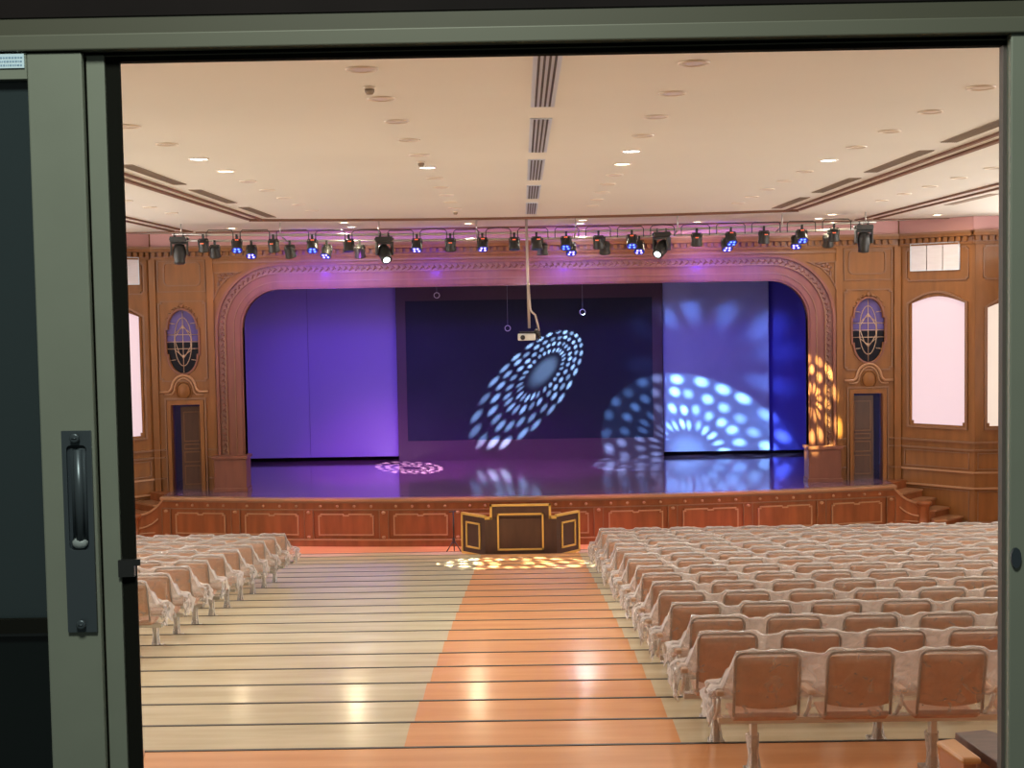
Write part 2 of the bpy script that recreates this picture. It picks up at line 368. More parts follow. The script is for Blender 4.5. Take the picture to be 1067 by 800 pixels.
def join_rings(name, polys_w, n0, n1, material, parent, wf=WFRONT):
    """several raised frame mouldings as one mesh"""
    bm = bmesh.new()
    for poly, w in polys_w:
        me = plate_me('t', ring(poly, w), n0, n1, wf); bm.from_mesh(me); bpy.data.meshes.remove(me)
    me = bpy.data.meshes.new(name); bm.to_mesh(me); bm.free(); return link(name, me, material, parent)
def round_rect(x0, x1, z0, z1, r, n=4):
    return arc(x0+r, z0+r, r, PI, 1.5*PI, n)+arc(x1-r, z0+r, r, 1.5*PI, 2*PI, n)+arc(x1-r, z1-r, r, 0, .5*PI, n)+arc(x0+r, z1-r, r, .5*PI, PI, n)
def notch_rect(x0, x1, z0, z1, r, n=4):   # corners cut inwards
    return [(x0+r, z0), (x1-r, z0), (x1-r, z0+r), (x1, z0+r), (x1, z1-r), (x1-r, z1-r), (x1-r, z1), (x0+r, z1), (x0+r, z1-r), (x0, z1-r), (x0, z0+r), (x0+r, z0+r)]

# ------------------------------------------------------------------ floor: raked treads
Z0, STEP = 2.3434, .10652
def tread_z(k): return max(0.0, Z0-STEP*max(0, k))     # k = 0 is the orange level nearest the window
def treads():
    b = MB(); X0, X1, A0, A1 = -13, 13, -1.088, 1.139
    for k in range(0, 23):
        y0 = 9.5+k if k else 1.3; y1 = 10.5+k if k < 22 else 42.5; z = tread_z(k)
        if k == 0:
            b.add([(X0, 1.3, z), (X1, 1.3, z), (X1, 7.2, z), (X0, 7.2, z)], [(0, 1, 2, 3)], 0); y0 = 7.2; spans = [(X0, X1, 1)]  # unseen rear floor made beige to cut orange light bouncing up
        elif k == 22: spans = [(X0, X1, 1)]
        else: spans = [(X0, A0, 0), (A0, A1, 1), (A1, X1, 0)]
        for xa, xb, mi in spans:
            b.add([(xa, y0, z), (xb, y0, z), (xb, y1, z), (xa, y1, z)], [(0, 1, 2, 3)], mi)
            if k < 22: b.add([(xa, y1, z), (xb, y1, z), (xb, y1, tread_z(k+1)), (xa, y1, tread_z(k+1))], [(0, 1, 2, 3)], mi)
    o = b.build('floor', [BEIGE, ORANGE]); tag(o, kind='structure')
treads()
TN = [0]
def trim_name(): TN[0] += 1; return 'trim_%d' % TN[0]
for k in range(0, 22):
    z = tread_z(k)
    tag(MB().box(-12.95, 12.95, 10.5+k-.030, 10.5+k+.005, z-.02, z+.004).build(trim_name(), NOSE), kind='structure')

# ------------------------------------------------------------------ ceiling, outer walls
tag(MB().box(-13, 13, 1.3, 42.5, CEIL, CEIL+.1).build('ceiling', CEILM), kind='structure')
tag(MB().box(-13.2, -13, 1.1, 35, -.1, 7.9).build('wall_left', WOOD), kind='structure')
tag(MB().box(13, 13.2, 1.1, 35, -.1, 7.9).build('wall_right', WOOD), kind='structure')
tag(plate('wall_rear', [rect(-13, 13, -.1, 7.9), rect(-.75, .60, 5.0, 6.1)], -1.32, -1.26, mat('rear_wall_paint', (.5, .42, .34), .8), None, WF(0, 0, 1, 0, 0, -1)), kind='structure')

# ceiling mouldings: central field, ending in a shallow bow towards the stage
def ceil_strip(pts, w, h=.03):
    b = MB(); n = len(pts)
    for i in range(n-1):
        (xa, ya), (xb, yb) = pts[i], pts[i+1]; dx, dy = xb-xa, yb-ya; l = math.hypot(dx, dy); nx, ny = -dy/l*w/2, dx/l*w/2
        b.prism([(xa-nx, ya-ny), (xb-nx, yb-ny), (xb+nx, yb+ny), (xa+nx, ya+ny)], CEIL-h, CEIL+.01)
    return tag(b.build(trim_name(), TRIMW), kind='structure')
def bow(x, c=30.93, k=.9, half=5.99): return c-k*(x/half)**2
for s in (-1, 1):
    ceil_strip([(s*5.73, 2), (s*5.73, bow(5.73))], .06)
    ceil_strip([(s*5.99, 2), (s*5.99, bow(5.99))], .09)
    ceil_strip([(s*8.27, 2), (s*8.27, 34.1)], .06)
    ceil_strip([(s*8.62, 2), (s*8.62, 33.85)], .06)
    ceil_strip([(s*8.2, 34.12), (s*12.9, 34.0)], .08)
ceil_strip([(-5.99+i*11.98/24, bow(-5.99+i*11.98/24)) for i in range(25)], .13, .05)
ceil_strip([(-8.2+i*16.4/12, 34.35+.1*math.cos((i-6)/6)) for i in range(13)], .05, .04)

# ------------------------------------------------------------------ front wall with its openings
def oval(cx, cz, g=0):
    W, W2, H2, SH = .41+g, .36+g, .81+g, .31+g
    p_ = []
    p_ += [(cx+W, cz-SH), (cx+W, cz+SH), (cx+W2, cz+SH)] + arc(cx, cz+SH, W2, 0, PI, 14, H2-SH)[1:-1] + [(cx-W2, cz+SH), (cx-W, cz+SH), (cx-W, cz-SH), (cx-W2, cz-SH)] + arc(cx, cz-SH, W2, PI, 2*PI, 14, H2-SH)[1:-1] + [(cx+W2, cz-SH)]
    return p_
def portal(g):     # rounded stage opening grown by g
    x1 = 7.22+g; top = 6.295+g*.98; r = .97+g; cx, cz = x1-r, top-r
    return [(x1, 1.16)] + arc(cx, cz, r, 0, .5*PI, 12) + arc(-cx, cz, r, .5*PI, PI, 12) + [(-x1, 1.16)]
def portal_closed(g, base=1.16): return portal(g)
DL = (8.358, 9.10)
def door_rect(s): return rect(min(s*DL[0], s*DL[1]), max(s*DL[0], s*DL[1]), 1.165, 3.39)
OV = (8.76, 5.0)
wall_poly = [(-9.6, 0), (-7.22, 0), (-7.22, 1.165)] 
outer = [(9.6, 0.0), (9.6, CEIL), (-9.6, CEIL), (-9.6, 0.0)]
op = portal(0)
op = [(op[0][0], 1.165)] + op[1:-1] + [(op[-1][0], 1.165)]
ZB = 1.168
U_ = [(9.6, ZB), (9.6, CEIL), (-9.6, CEIL), (-9.6, ZB), (-DL[1], ZB), (-DL[1], 3.39), (-DL[0], 3.39), (-DL[0], ZB)]
U_ += [(op[-1][0], ZB)] + op[1:-1][::-1] + [(op[0][0], ZB), (DL[0], ZB), (DL[0], 3.39), (DL[1], 3.39), (DL[1], ZB)]
wf_o = plate('wall_front', [U_, oval(-OV[0], OV[1]), oval(OV[0], OV[1])], 0, -.30, WOOD)
tag(wf_o, kind='structure')

for s in (-1, 1):
    lo, hi = sorted((s*9.17, s*9.6)); tag(MB().box(lo, hi, 35.0, 35.29, 0, 1.168).build('wall_front_base', WOOD), kind='structure')
# proscenium arch
arch = empty('proscenium_arch', (0, FRONTY, 1.165), 'rounded carved wooden proscenium arch framing the violet-lit stage', 'stage arch')
arch['kind'] = 'structure'; arch.name = 'trim_%d' % 90
def band(name, g0, g1, n0, n1, material, base=2.07):
    a = portal(g0); b = portal(g1)
    a = [(a[0][0], base)]+a[1:-1]+[(a[-1][0], base)]; b = [(b[0][0], base)]+b[1:-1]+[(b[-1][0], base)]
    o = plate(name, [b + a[::-1]], n0, n1, material, None)
    o.parent = arch; o.matrix_parent_inverse = Matrix.Translation(-Vector(arch.location))
    return o
band('inner_reveal', 0, .05, -.28, .02, WOOD_RED)
band('inner_fascia', .05, .19, -.01, .06, WOOD_RED)
band('fillet', .19, .215, 0, .09, MOLD)
band('middle_fascia', .215, .41, -.01, .05, WOOD_RED)
band('inner_bead', .41, .44, 0, .11, MOLD)
band('carved_band', .44, .61, -.01, .035, WOOD_DK)
band('outer_bead', .61, .68, 0, .12, WOOD_RED)
# carved leaf motif along the band
def carved():
    b = MB(); path = portal(.525); path[0] = (path[0][0], 2.12); path[-1] = (path[-1][0], 2.12)
    acc = 0; seg = []
    for i in range(len(path)-1):
        a = Vector(path[i]); c = Vector(path[i+1]); l = (c-a).length; t = 0
        while acc <= l-t:
            t += acc; acc = .15; p_ = a+(c-a)*(t/l); seg.append((p_, math.atan2((c-a).y, (c-a).x)))
        acc -= (l-t)
    for j, (p_, th) in enumerate(seg):
        for sgn in (1, -1):
            T = Matrix.Translation(WFRONT.P(p_.x, p_.y, .035)) @ Matrix.Rotation(-(th+sgn*.75), 4, 'Y')
            off = Vector((.03, 0, .028*sgn)) if sgn == 1 else Vector((-.03, 0, -.028))
            b.ell((off.x, 0, off.z), (.052, .03, .02), T, 7, 4)
    o = b.build('carved_leaf_border', WOOD_RED, None, True); o.parent = arch; o.matrix_parent_inverse = Matrix.Translation(-Vector(arch.location))
carved()
for s in (-1, 1):
    q = MB(); x0, x1 = sorted((s*7.15, s*7.97)); q.box(x0, x1, 34.66, 35.25, 1.165, 2.0); q.box(x0-.04, x1+.04, 34.61, 35.28, 2.0, 2.08); q.box(x0-.03, x1+.03, 34.63, 35.2, 1.165, 1.26)
    o = q.build('plinth', WOOD_RED, None, bevel=.01); o.parent = arch; o.matrix_parent_inverse = Matrix.Translation(-Vector(arch.location))
    # spandrel carving in the upper corners
    cx, cz = s*7.62, 6.6
    q = MB()
    for a_, rr_ in ((0, .09), (1.3, .08), (2.6, .085), (3.9, .07), (5.2, .08)):
        q.ell((cx+s*.06+rr_*math.cos(a_), FRONTY-.02, cz+.02+rr_*math.sin(a_)), (.06, .025, .045))
    q.ell((cx-s*.12, FRONTY-.02, cz+.11), (.09, .025, .035)); q.ell((cx+s*.17, FRONTY-.02, cz-.16), (.035, .025, .1))
    o = q.build('spandrel_carving', WOOD_DK, None, True); o.parent = arch; o.matrix_parent_inverse = Matrix.Translation(-Vector(arch.location))
    tri = [(s*7.93, 6.76), (s*7.93, 6.05), (s*7.78, 6.35), (s*7.55, 6.6), (s*7.2, 6.76)]
    if s > 0: tri = tri[::-1]
    o = join_rings('spandrel_frame', [(tri if s < 0 else tri, .03)], 0, .05, MOLD, None); o.parent = arch; o.matrix_parent_inverse = Matrix.Translation(-Vector(arch.location))

# horizontal mouldings and cornice
def hbar(name, wf, u0, u1, z0, z1, n1, material, n0=-.01):
    o = plate(name, [rect(u0, u1, z0, z1)], n0, n1, material, None, wf); tag(o, kind='structure'); return o
def cornice(wf, u0, u1):
    root = empty(trim_name(), wf.P(0, 7.1)); tag(root, kind='structure')
    def add(name, z0, z1, n1, mt_):
        o = plate(name, [rect(u0, u1, z0, z1)], -.01, n1, mt_, None, wf); o.parent = root; o.matrix_parent_inverse = Matrix.Translation(-Vector(root.location))
    add('lower_molding', 7.10, 7.15, .06, WOOD); add('dentil_band', 7.15, 7.29, .05, WOOD_DK); add('upper_molding', 7.29, 7.37, .18, WOOD); add('crown', 7.37, 7.42, .22, MOLD)
    b = MB(); n = int((u1-u0)/.17)
    for i in range(n):
        u = u0+.05+i*.17
        vs = [wf.P(uu, zz, nn) for uu in (u, u+.09) for nn in (.04, .13) for zz in (7.17, 7.28)]
        b.add(vs, [(0, 1, 3, 2), (4, 6, 7, 5), (0, 4, 5, 1), (2, 3, 7, 6), (0, 2, 6, 4), (1, 5, 7, 3)])
    o = b.build('dentils', WOOD); o.parent = root; o.matrix_parent_inverse = Matrix.Translation(-Vector(root.location))
cornice(WFRONT, -9.5, 9.5)
hbar(trim_name(), WFRONT, -9.5, 9.5, 7.42, CEIL-.005, .03, PINKW)
hbar(trim_name(), WFRONT, -7.93, 7.93, 6.985, 7.03, .05, MOLD)
for s in (-1, 1):
    wa, wo = wang(s), wout(s)
    # angled wall
    arcw = lambda u0, u1, z0, zs, zc, n=10: [(u0, z0), (u1, z0), (u1, zs)]+[(u1+(u0-u1)*i/n, zs+(zc-zs)*math.sin(PI*i/n)) for i in range(1, n)]+[(u0, zs)]
    w_o = plate('wall_%s_angled' % ('left' if s < 0 else 'right'), [rect(0, LA+.02, 0, CEIL), arcw(.295, 1.745, 2.62, 5.66, 5.83)], 0, -.25, WOOD, None, wa); tag(w_o, kind='structure')
    w_o = plate('wall_%s_outer' % ('left' if s < 0 else 'right'), [rect(0, 2.1, 0, CEIL), arcw(.33, 1.75, 2.62, 5.53, 5.72)], 0, -.25, WOOD, None, wo); tag(w_o, kind='structure')
    cornice(wa, .02, LA); cornice(wo, -.06, 2.05)
    hbar(trim_name(), wa, 0, LA, 7.42, CEIL-.005, .03, PINKW); hbar(trim_name(), wo, -.03, 2.05, 7.42, CEIL-.005, .03, PINKW)
    for wf, u0, u1, ua, ub, zs, zc, wm, idx in ((wa, 0, LA, .295, 1.745, 5.66, 5.83, WINP, 3), (wo, -.03, 2.05, .33, 1.75, 5.53, 5.72, WINW, 5)):
        nidx = idx+(0 if s < 0 else 1)
        wd = empty('window_%d' % nidx, wf.P((ua+ub)/2, 2.62)); tag(wd, kind='structure')
        pane = arcw(ua, ub, 2.62, zs, zc)
        pn = [(x+ (0), z) for x, z in pane]
        o = plate('lit_pane', [pn], -.10, -.07, wm, None, wf); o.parent = wd; o.matrix_parent_inverse = Matrix.Translation(-Vector(wd.location))
        fr = arcw(ua-.09, ub+.09, 2.53, zs+.02, zc+.14)
        o = join_rings('window_frame', [(fr, .05)], -.01, .05, MOLD, None, wf); o.parent = wd; o.matrix_parent_inverse = Matrix.Translation(-Vector(wd.location))
        # stepped bottom corners of the opening
        bl = MB()
        for uu, sg in ((ua, 1), (ub, -1)):
            a_, b_ = sorted((uu, uu+sg*.05)); vs = [wf.P(x_, z_, n_) for x_ in (a_, b_) for n_ in (-.12, 0) for z_ in (2.62, 2.70)]
            bl.add(vs, [(0, 1, 3, 2), (4, 6, 7, 5), (0, 4, 5, 1), (2, 3, 7, 6), (0, 2, 6, 4), (1, 5, 7, 3)])
        o = bl.build('corner_block', WOOD); o.parent = wd; o.matrix_parent_inverse = Matrix.Translation(-Vector(wd.location))
        # wainscot rails
        for z0, z1, n1 in ((2.20, 2.245, .06), (2.01, 2.05, .05), (1.46, 1.50, .05), (1.07, 1.11, .06), (0, .2, .04)):
            hbar(trim_name(), wf, u0, u1, z0, z1, n1, MOLD_L if z0 < 1.6 else MOLD)
        o = join_rings(trim_name(), [(rect(u0+.12, u1-.12, 1.55, 1.96), .022), (rect(u0+.12, u1-.12, .25, 1.02), .022)], 0, .025, MOLD, None, wf); tag(o, kind='structure')
        o = join_rings(trim_name(), [(notch_rect(ua-.12, ub+.12, 6.22, 7.05, .05), .03)], 0, .035, MOLD, None, wf); tag(o, kind='structure')
    # white grille panel above the angled window
    g = empty('air_grille', wa.P(.97, 6.48)); tag(g, 'white three-part louvred grille high above the %s lit arched window' % ('left' if s < 0 else 'right'), 'vent')
    for i in range(3):
        a_ = .325+i*.43
        o = plate('grille_panel', [rect(a_+.012, a_+.418, 6.49, 7.14)], .01, .05, ACP, None, wa); o.parent = g; o.matrix_parent_inverse = Matrix.Translation(-Vector(g.location))
    o = join_rings('grille_frame', [(rect(.31, 1.63, 6.47, 7.16), .02)], 0, .06, VENTW, None, wa); o.parent = g; o.matrix_parent_inverse = Matrix.Translation(-Vector(g.location))
    # front wall bays beside the stage
    x = lambda v: s*v
    def rr(a_, b_, z0, z1, r=None, nt_=False):
        lo, hi = sorted((x(a_), x(b_)))
        return round_rect(lo, hi, z0, z1, r) if r else (notch_rect(lo, hi, z0, z1, .06) if nt_ else rect(lo, hi, z0, z1))
    o = join_rings(trim_name(), [(rr(8.25, 9.2, 6.42, 7.03, .12), .03), (rr(8.13, 9.36, 6.27, 7.07), .025), (rr(8.13, 9.36, 3.98, 6.05, None, True), .03)], 0, .035, MOLD, None); tag(o, kind='structure')
    lo, hi = sorted((x(9.40), x(9.56)));  hbar(trim_name(), WFRONT, lo, hi, 1.165, 7.1, .07, WOOD)
    lo, hi = sorted((x(7.93), x(8.09)));  hbar(trim_name(), WFRONT, lo, hi, 1.165, 7.1, .05, WOOD)
    for z0, z1 in ((2.215, 2.25), (2.02, 2.05), (1.48, 1.51)):
        for a_, b_ in ((7.93, 8.17), (9.28, 9.56)):
            lo, hi = sorted((x(a_), x(b_))); hbar(trim_name(), WFRONT, lo, hi, z0, z1, .085, MOLD)
    # door casing, cartouche and arched hood
    dn = empty('door_%d' % (1 if s < 0 else 2), (x(8.73), FRONTY, 1.165)); tag(dn, kind='structure')
    def dchild(o): o.parent = dn; o.matrix_parent_inverse = Matrix.Translation(-Vector(dn.location)); return o
    lo, hi = sorted((x(DL[0]), x(DL[1])))
    U = [(lo-.10, 1.165), (lo, 1.165), (lo, 3.39), (hi, 3.39), (hi, 1.165), (hi+.10, 1.165), (hi+.10, 3.50), (lo-.10, 3.50)]
    dchild(plate('door_casing', [U[::-1]], -.02, .07, WOOD))
    U2 = [(lo-.16, 1.165), (lo-.12, 1.165), (lo-.12, 3.52), (hi+.12, 3.52), (hi+.12, 1.165), (hi+.16, 1.165), (hi+.16, 3.56), (lo-.16, 3.56)]
    dchild(plate('casing_bead', [U2[::-1]], 0, .05, MOLD))
    c = x(8.76)
    path = [(c-.62, 3.72), (c-.40, 3.72), (c-.33, 3.78)]+arc(c, 3.80, .31, PI*.97, PI*.03, 12, .34)+[(c+.33, 3.78), (c+.40, 3.72), (c+.62, 3.72)]
    b = MB(); b.tube([WFRONT.P(a_, z_, .03) for a_, z_ in path], .035, 6); b.tube([WFRONT.P(c+(a_-c)*.8, z_-.07, .02) for a_, z_ in path], .022, 6)
    dchild(b.build('arched_hood', MOLD_L, None, True))
    b = MB(); b.ell((c, FRONTY-.02, 3.735), (.17, .05, .21), None, 18, 8); b.tube([(c+.2*math.cos(t*PI/12), FRONTY-.03, 3.735+.24*math.sin(t*PI/12)) for t in range(24)], .016, 6, True)
    dchild(b.build('cartouche', WOOD, None, True))
    # door leaf inside the opening (open inwards on the left, pulled to on the right)
    dl = MB(); w = .66; h = 2.15
    dl.box(0, w, -.02, .02, 0, h); tr_ = MB()
    for z0, z1 in ((.12, .62), (.70, .98), (1.04, 1.18), (1.24, 2.02)):
        for (a_, b_, c_, d_) in ((.08, w-.08, z0, z0+.025), (.08, w-.08, z1-.025, z1), (.08, .105, z0, z1), (w-.105, w-.08, z0, z1)): tr_.box(a_, b_, -.035, .035, c_, d_)
    leaf = dl.build('door_leaf', DOORW); leaf.parent = dn; pt_ = tr_.build('panel_trim', MOLD); pt_.parent = leaf
    if s < 0:
        leaf.location = (-.21, .32, 0); leaf.rotation_euler = (0, 0, math.radians(12)); leaf.scale = (.8, 1, 1)
    else:
        leaf.location = (-.36, .26, 0); leaf.rotation_euler = (0, 0, 0); leaf.scale = (.86, 1, 1)
    # leaded oval window
    wn_ = empty('window_%d' % (1 if s < 0 else 2), (x(OV[0]), FRONTY, OV[1])); tag(wn_, kind='structure')
    def wchild(o): o.parent = wn_; o.matrix_parent_inverse = Matrix.Translation(-Vector(wn_.location)); return o
    poly = oval(x(OV[0]), OV[1])
    up_ = [q_ for q_ in poly if q_[1] >= OV[1]-.01]
    oc = x(OV[0])
    upper = [(oc+.41, OV[1]-.02)]+[q_ for q_ in poly if q_[1] > OV[1]]+[(oc-.41, OV[1]-.02)]
    lower_pts = [(oc-.41, OV[1]-.02)]+[q_ for q_ in poly if q_[1] < OV[1] and q_[0] <= oc+1e-6]+[q_ for q_ in poly if q_[1] < OV[1] and q_[0] > oc]
    # keep order around the outline
    lo_list = [q_ for q_ in poly if q_[1] < OV[1]]
    st = [i for i, q_ in enumerate(poly) if abs(q_[0]-(oc-.41)) < 1e-6 and q_[1] < OV[1]][0]
    seq = [poly[(st+i) % len(poly)] for i in range(len(poly))]; seq = [q_ for q_ in seq if q_[1] < OV[1]]
    lower = [(oc-.41, OV[1]-.02)]+seq+[(oc+.41, OV[1]-.02)]
    wchild(plate('upper_glass', [upper], -.09, -.07, OVAL_LIT)); wchild(plate('lower_glass', [lower], -.09, -.07, OVAL_UNLIT))
    wchild(join_rings('oval_frame', [(oval(oc, OV[1], .045), .045)], -.01, .05, WOOD_RED, None))
    b = MB(); y_ = FRONTY+.055
    def ln(pts, r=.011): b.tube([(oc+px_, y_, OV[1]+pz_) for px_, pz_ in pts], r, 5)
    ln([(0, -.79), (0, .79)]); ln([(-.4, 0), (.4, 0)]); ln([(-.4, .18), (.4, .18)]); ln([(-.4, -.18), (.4, -.18)])
    b.tube([(oc+.22*math.cos(t*PI/14), y_, OV[1]+(.62*math.sin(t*PI/14))) for t in range(28)], .011, 5, True)
    for sg in (-1, 1):
        ln([(-.22*1, sg*.2), (0, sg*.38), (.22, sg*.2)]); ln([(-.36, sg*.48), (-.2, sg*.46)]); ln([(.36, sg*.48), (.2, sg*.46)])
        b.ell((oc, y_, OV[1]+sg*.38), (.035, .02, .05))
        ln([(-.04, sg*.38), (-.10, sg*.30), (0, sg*.2)][:2]+[(-.2, 0)] if sg < 0 else [(-.04, .38), (-.2, .12), (-.2, 0)])
        ln([(.04, .38), (.2, .12), (.2, 0)] if sg > 0 else [(.04, -.38), (.2, -.12), (.2, 0)])
    wchild(b.build('leading', BRASS, None, True))
    b = MB(); b.ell((oc, FRONTY-.03, OV[1]+.92), (.05, .03, .07)); 
    for sg in (-1, 1):
        for t in range(5): b.ell((oc+sg*(.10+.065*t), FRONTY-.02, OV[1]+.88-.004*t-.028*t*t*.6), (.05, .022, .028))
    wchild(b.build('crest_carving', MOLD, None, True))

# backstage shell
BK = mat('backstage_paint', (.03, .025, .05), .8)
tag(MB().box(-9.6, 9.6, 42.4, 42.5, 0, 7.7).build('wall_backstage', BK), kind='structure')
for s in (-1, 1):
    lo, hi = sorted((s*9.5, s*9.6)); tag(MB().box(lo, hi, 35.3, 42.4, 0, 7.7).build('wall_backstage_%s' % ('left' if s < 0 else 'right'), BK), kind='structure')

# ------------------------------------------------------------------ stage
def edge_y(x_, off=0): return 32.8+x_*x_/80.0-off
SX = 9.15
st = empty('stage', (0, 33, 0), 'raised stage with dark glossy floor and panelled wooden front', 'stage')
def schild(o): o.parent = st; o.matrix_parent_inverse = Matrix.Translation(-Vector(st.location)); return o
xs = [-SX+2*SX*i/40 for i in range(41)]
front = [(x_, edge_y(x_)+.06) for x_ in xs]
b = MB(); b.prism(front+[(SX, 35.3), (9.48, 35.31), (9.48, 42.38), (-9.48, 42.38), (-9.48, 35.31), (-SX, 35.3)], 1.08, 1.165); schild(b.build('stage_floor', STAGEF))
def curved_band(name, z0, z1, o0, o1, material, xa=-SX, xb=SX, bevel=0):
    n = max(2, int((xb-xa)/.45)); px_ = [xa+(xb-xa)*i/n for i in range(n+1)]
    poly = [(q_, edge_y(q_, o1)) for q_ in px_]+[(q_, edge_y(q_, o0)) for q_ in px_[::-1]]
    return schild(MB().prism(poly, z0, z1).build(name, material, None, bevel=bevel))
curved_band('front_face', 0, 1.08, -.12, 0, WOOD_ST)
curved_band('stage_lip', 1.105, 1.175, -.2, .07, WOOD_LP, bevel=.015)
curved_band('lip_molding', 1.06, 1.105, -.05, .045, MOLD)
curved_band('frieze_molding', .875, .905, -.05, .03, MOLD)
curved_band('base_plinth', 0, .15, -.05, .04, WOOD_ST)
curved_band('base_molding', .15, .18, -.05, .055, MOLD_L)
div = [-9.0, -7.2, -5.35, -3.5, -1.7, 0.0, 1.7, 3.5, 5.35, 7.2, 9.0]
for i, d_ in enumerate(div):
    curved_band('pilaster', .18, .875, -.05, .03, WOOD_ST, d_-.11, d_+.11)
    for o_ in (-.12, .10): curved_band('pilaster_fillet', .18, .875, -.05, .045, MOLD, d_+o_, d_+o_+.022)
    for z_ in (.23, .83): schild(MB().ell((d_, edge_y(d_, .04), z_), (.05, .02, .04)).build('pilaster_boss', MOLD_L, None, True))
for i in range(len(div)-1):
    a_, b_ = div[i]+.24, div[i+1]-.24; ym = edge_y((a_+b_)/2); sl = (a_+b_)/80.0/1.0
    wf = WF((a_+b_)/2, ym, 1/math.hypot(1, sl/1.0), (sl)/math.hypot(1, sl), sl/math.hypot(1, sl), -1/math.hypot(1, sl))
    hw = (b_-a_)/2
    P_ = [(-hw, .27), (hw, .27), (hw, .76), (hw-.05, .76), (hw-.05, .80), (.07, .80), (.05, .765), (-.05, .765), (-.07, .80), (-hw+.05, .80), (-hw+.05, .76), (-hw, .76)]
    o = plate('front_panel', [offset(P_, .03)], -.01, .022, WOOD_ST, None, wf); schild(o)
    o = join_rings('panel_molding', [(P_, .028)], -.01, .04, MOLD_L, None, wf); schild(o)
    for t in range(4):
        xr = div[i]+.3+(div[i+1]-div[i]-.6)*t/3
        schild(MB().ell((xr, edge_y(xr, .03), .985), (.035, .018, .035)).build('rosette', MOLD_L, None, True))

# side stairs with their sweeping cheek walls
for s in (-1, 1):
    sr = empty('stage_stairs', (s*10.0, 34, 0), 'wooden side steps with sweeping curved cheek wall at the %s end of stage' % ('left' if s < 0 else 'right'), 'stairs')
    def stc(o): o.parent = sr; o.matrix_parent_inverse = Matrix.Translation(-Vector(sr.location)); return o
    def clip(poly, a, b_, c_):          # keep a*x + b*y >= c
        out = []
        for q in range(len(poly)):
            p0, p1 = poly[q-1], poly[q]; d0 = a*p0[0]+b_*p0[1]-c_; d1 = a*p1[0]+b_*p1[1]-c_
            if (d0 >= 0) != (d1 >= 0): t = d0/(d0-d1); out.append((p0[0]+(p1[0]-p0[0])*t, p0[1]+(p1[1]-p0[1])*t))
            if d1 >= 0: out.append(p1)
        return out
    AW = lambda u, w: (9.56+da[0]*u-.702*w, 35.0+da[1]*u-.712*w)
    mir = lambda poly: [(s*a_, b_) for a_, b_ in poly]
    land = [(9.165, 34.99), (9.55, 34.99), AW(.186, .01), (9.165, 34.33)]
    stc(MB().prism(mir(land), 0, 1.165).build('landing', WOOD_ST))
    us = [.186, .612, .97, 1.33, 1.70, 2.0]
    for i in range(5):
        z1 = .975-.195*i; wd_ = 1.15
        def stp(over):
            poly = [AW(us[i]-(0 if i == 0 else .0), .01), AW(us[i], wd_), AW(us[i+1]+over, wd_), AW(us[i+1]+over, .01)]
            poly = clip(poly, 1, 0, 9.165)
            if i < 3: return clip(poly, .33/.7, 1, 33.99+.33/.7*9.1)
            return clip(clip(poly, 1, 0, 9.89), 0, 1, 33.2)
        stc(MB().prism(mir(stp(0)), 0, z1-.045).build('step', WOOD_ST))
        stc(MB().prism(mir(stp(.03)), z1-.045, z1).build('tread', WOOD_LP))
    # cheek wall: concave curved top falling to the newel
    N = 14; top = []
    for i in range(N+1):
        t = i/N; xx = 9.06+.62*t; yy = edge_y(9.06)+(33.58-edge_y(9.06))*t
        zz = .735+.375*(1-t)**2.4 ; top.append((xx, yy, zz))
    b = MB(); vs = []; fs = []
    for xx, yy, zz in top: vs += [(s*xx, yy, 0), (s*xx, yy, zz), (s*xx, yy+.14, zz), (s*xx, yy+.14, 0)]
    for i in range(N):
        for k in range(4): fs.append((i*4+k, i*4+(k+1) % 4, (i+1)*4+(k+1) % 4, (i+1)*4+k))
    b.add(vs, fs); stc(b.build('cheek_wall', WOOD_ST))
    b = MB(); vs = []; fs = []
    for xx, yy, zz in top: vs += [(s*xx, yy-.05, zz), (s*xx, yy-.05, zz+.055), (s*xx, yy+.19, zz+.055), (s*xx, yy+.19, zz)]
    for i in range(N):
        for k in range(4): fs.append((i*4+k, i*4+(k+1) % 4, (i+1)*4+(k+1) % 4, (i+1)*4+k))
    fs += [(0, 1, 2, 3), tuple(N*4+k for k in range(4))[::-1]]
    b.add(vs, fs); stc(b.build('cheek_cap', WOOD_LP))
    b = MB(); b.tube([(s*xx, yy-.03, max(.3, zz-.30)) for xx, yy, zz in top[3:-1]], .02, 6); b.tube([(s*9.2, edge_y(9.2)-.06, .3), (s*9.62, 33.55, .3)], .015, 6)
    stc(b.build('cheek_molding', MOLD_L, None, True))
    b = MB(); b.lathe([(.16, 0), (.16, .12), (.135, .14), (.135, .66), (.15, .68), (.19, .71), (.20, .75), (.19, .79), (.12, .80)], Matrix.Translation((s*9.75, 33.60, 0)), 20)
    stc(b.build('newel_post', WOOD_ST, None, True))

# ------------------------------------------------------------------ backdrop
def bdrop(name, xa, xb, y_, z0, z1, material, label, cat, wavy=0, parts=None):
    n = max(2, int((xb-xa)/.08)); b = MB(); vs = []; fs = []
    for i in range(n+1):
        X_ = xa+(xb-xa)*i/n; yy = y_+wavy*math.sin(X_*9)+wavy*.5*math.sin(X_*23)
        vs += [(X_, yy, z0), (X_, yy, z1), (X_, yy+.03, z1), (X_, yy+.03, z0)]
    for i in range(n):
        for k in range(4): fs.append((i*4+k, i*4+(k+1) % 4, (i+1)*4+(k+1) % 4, (i+1)*4+k))
    fs += [(0, 1, 2, 3), tuple(n*4+k for k in range(4))[::-1]]
    b.add(vs, fs); o = b.build(name, material); tag(o, label, cat); return o
bdrop('backdrop_drape', -8.6, -6.53, 41.25, 1.30, 6.9, BACKD2, 'violet lit drape panel at far left of the stage, left of the seam', 'drape')
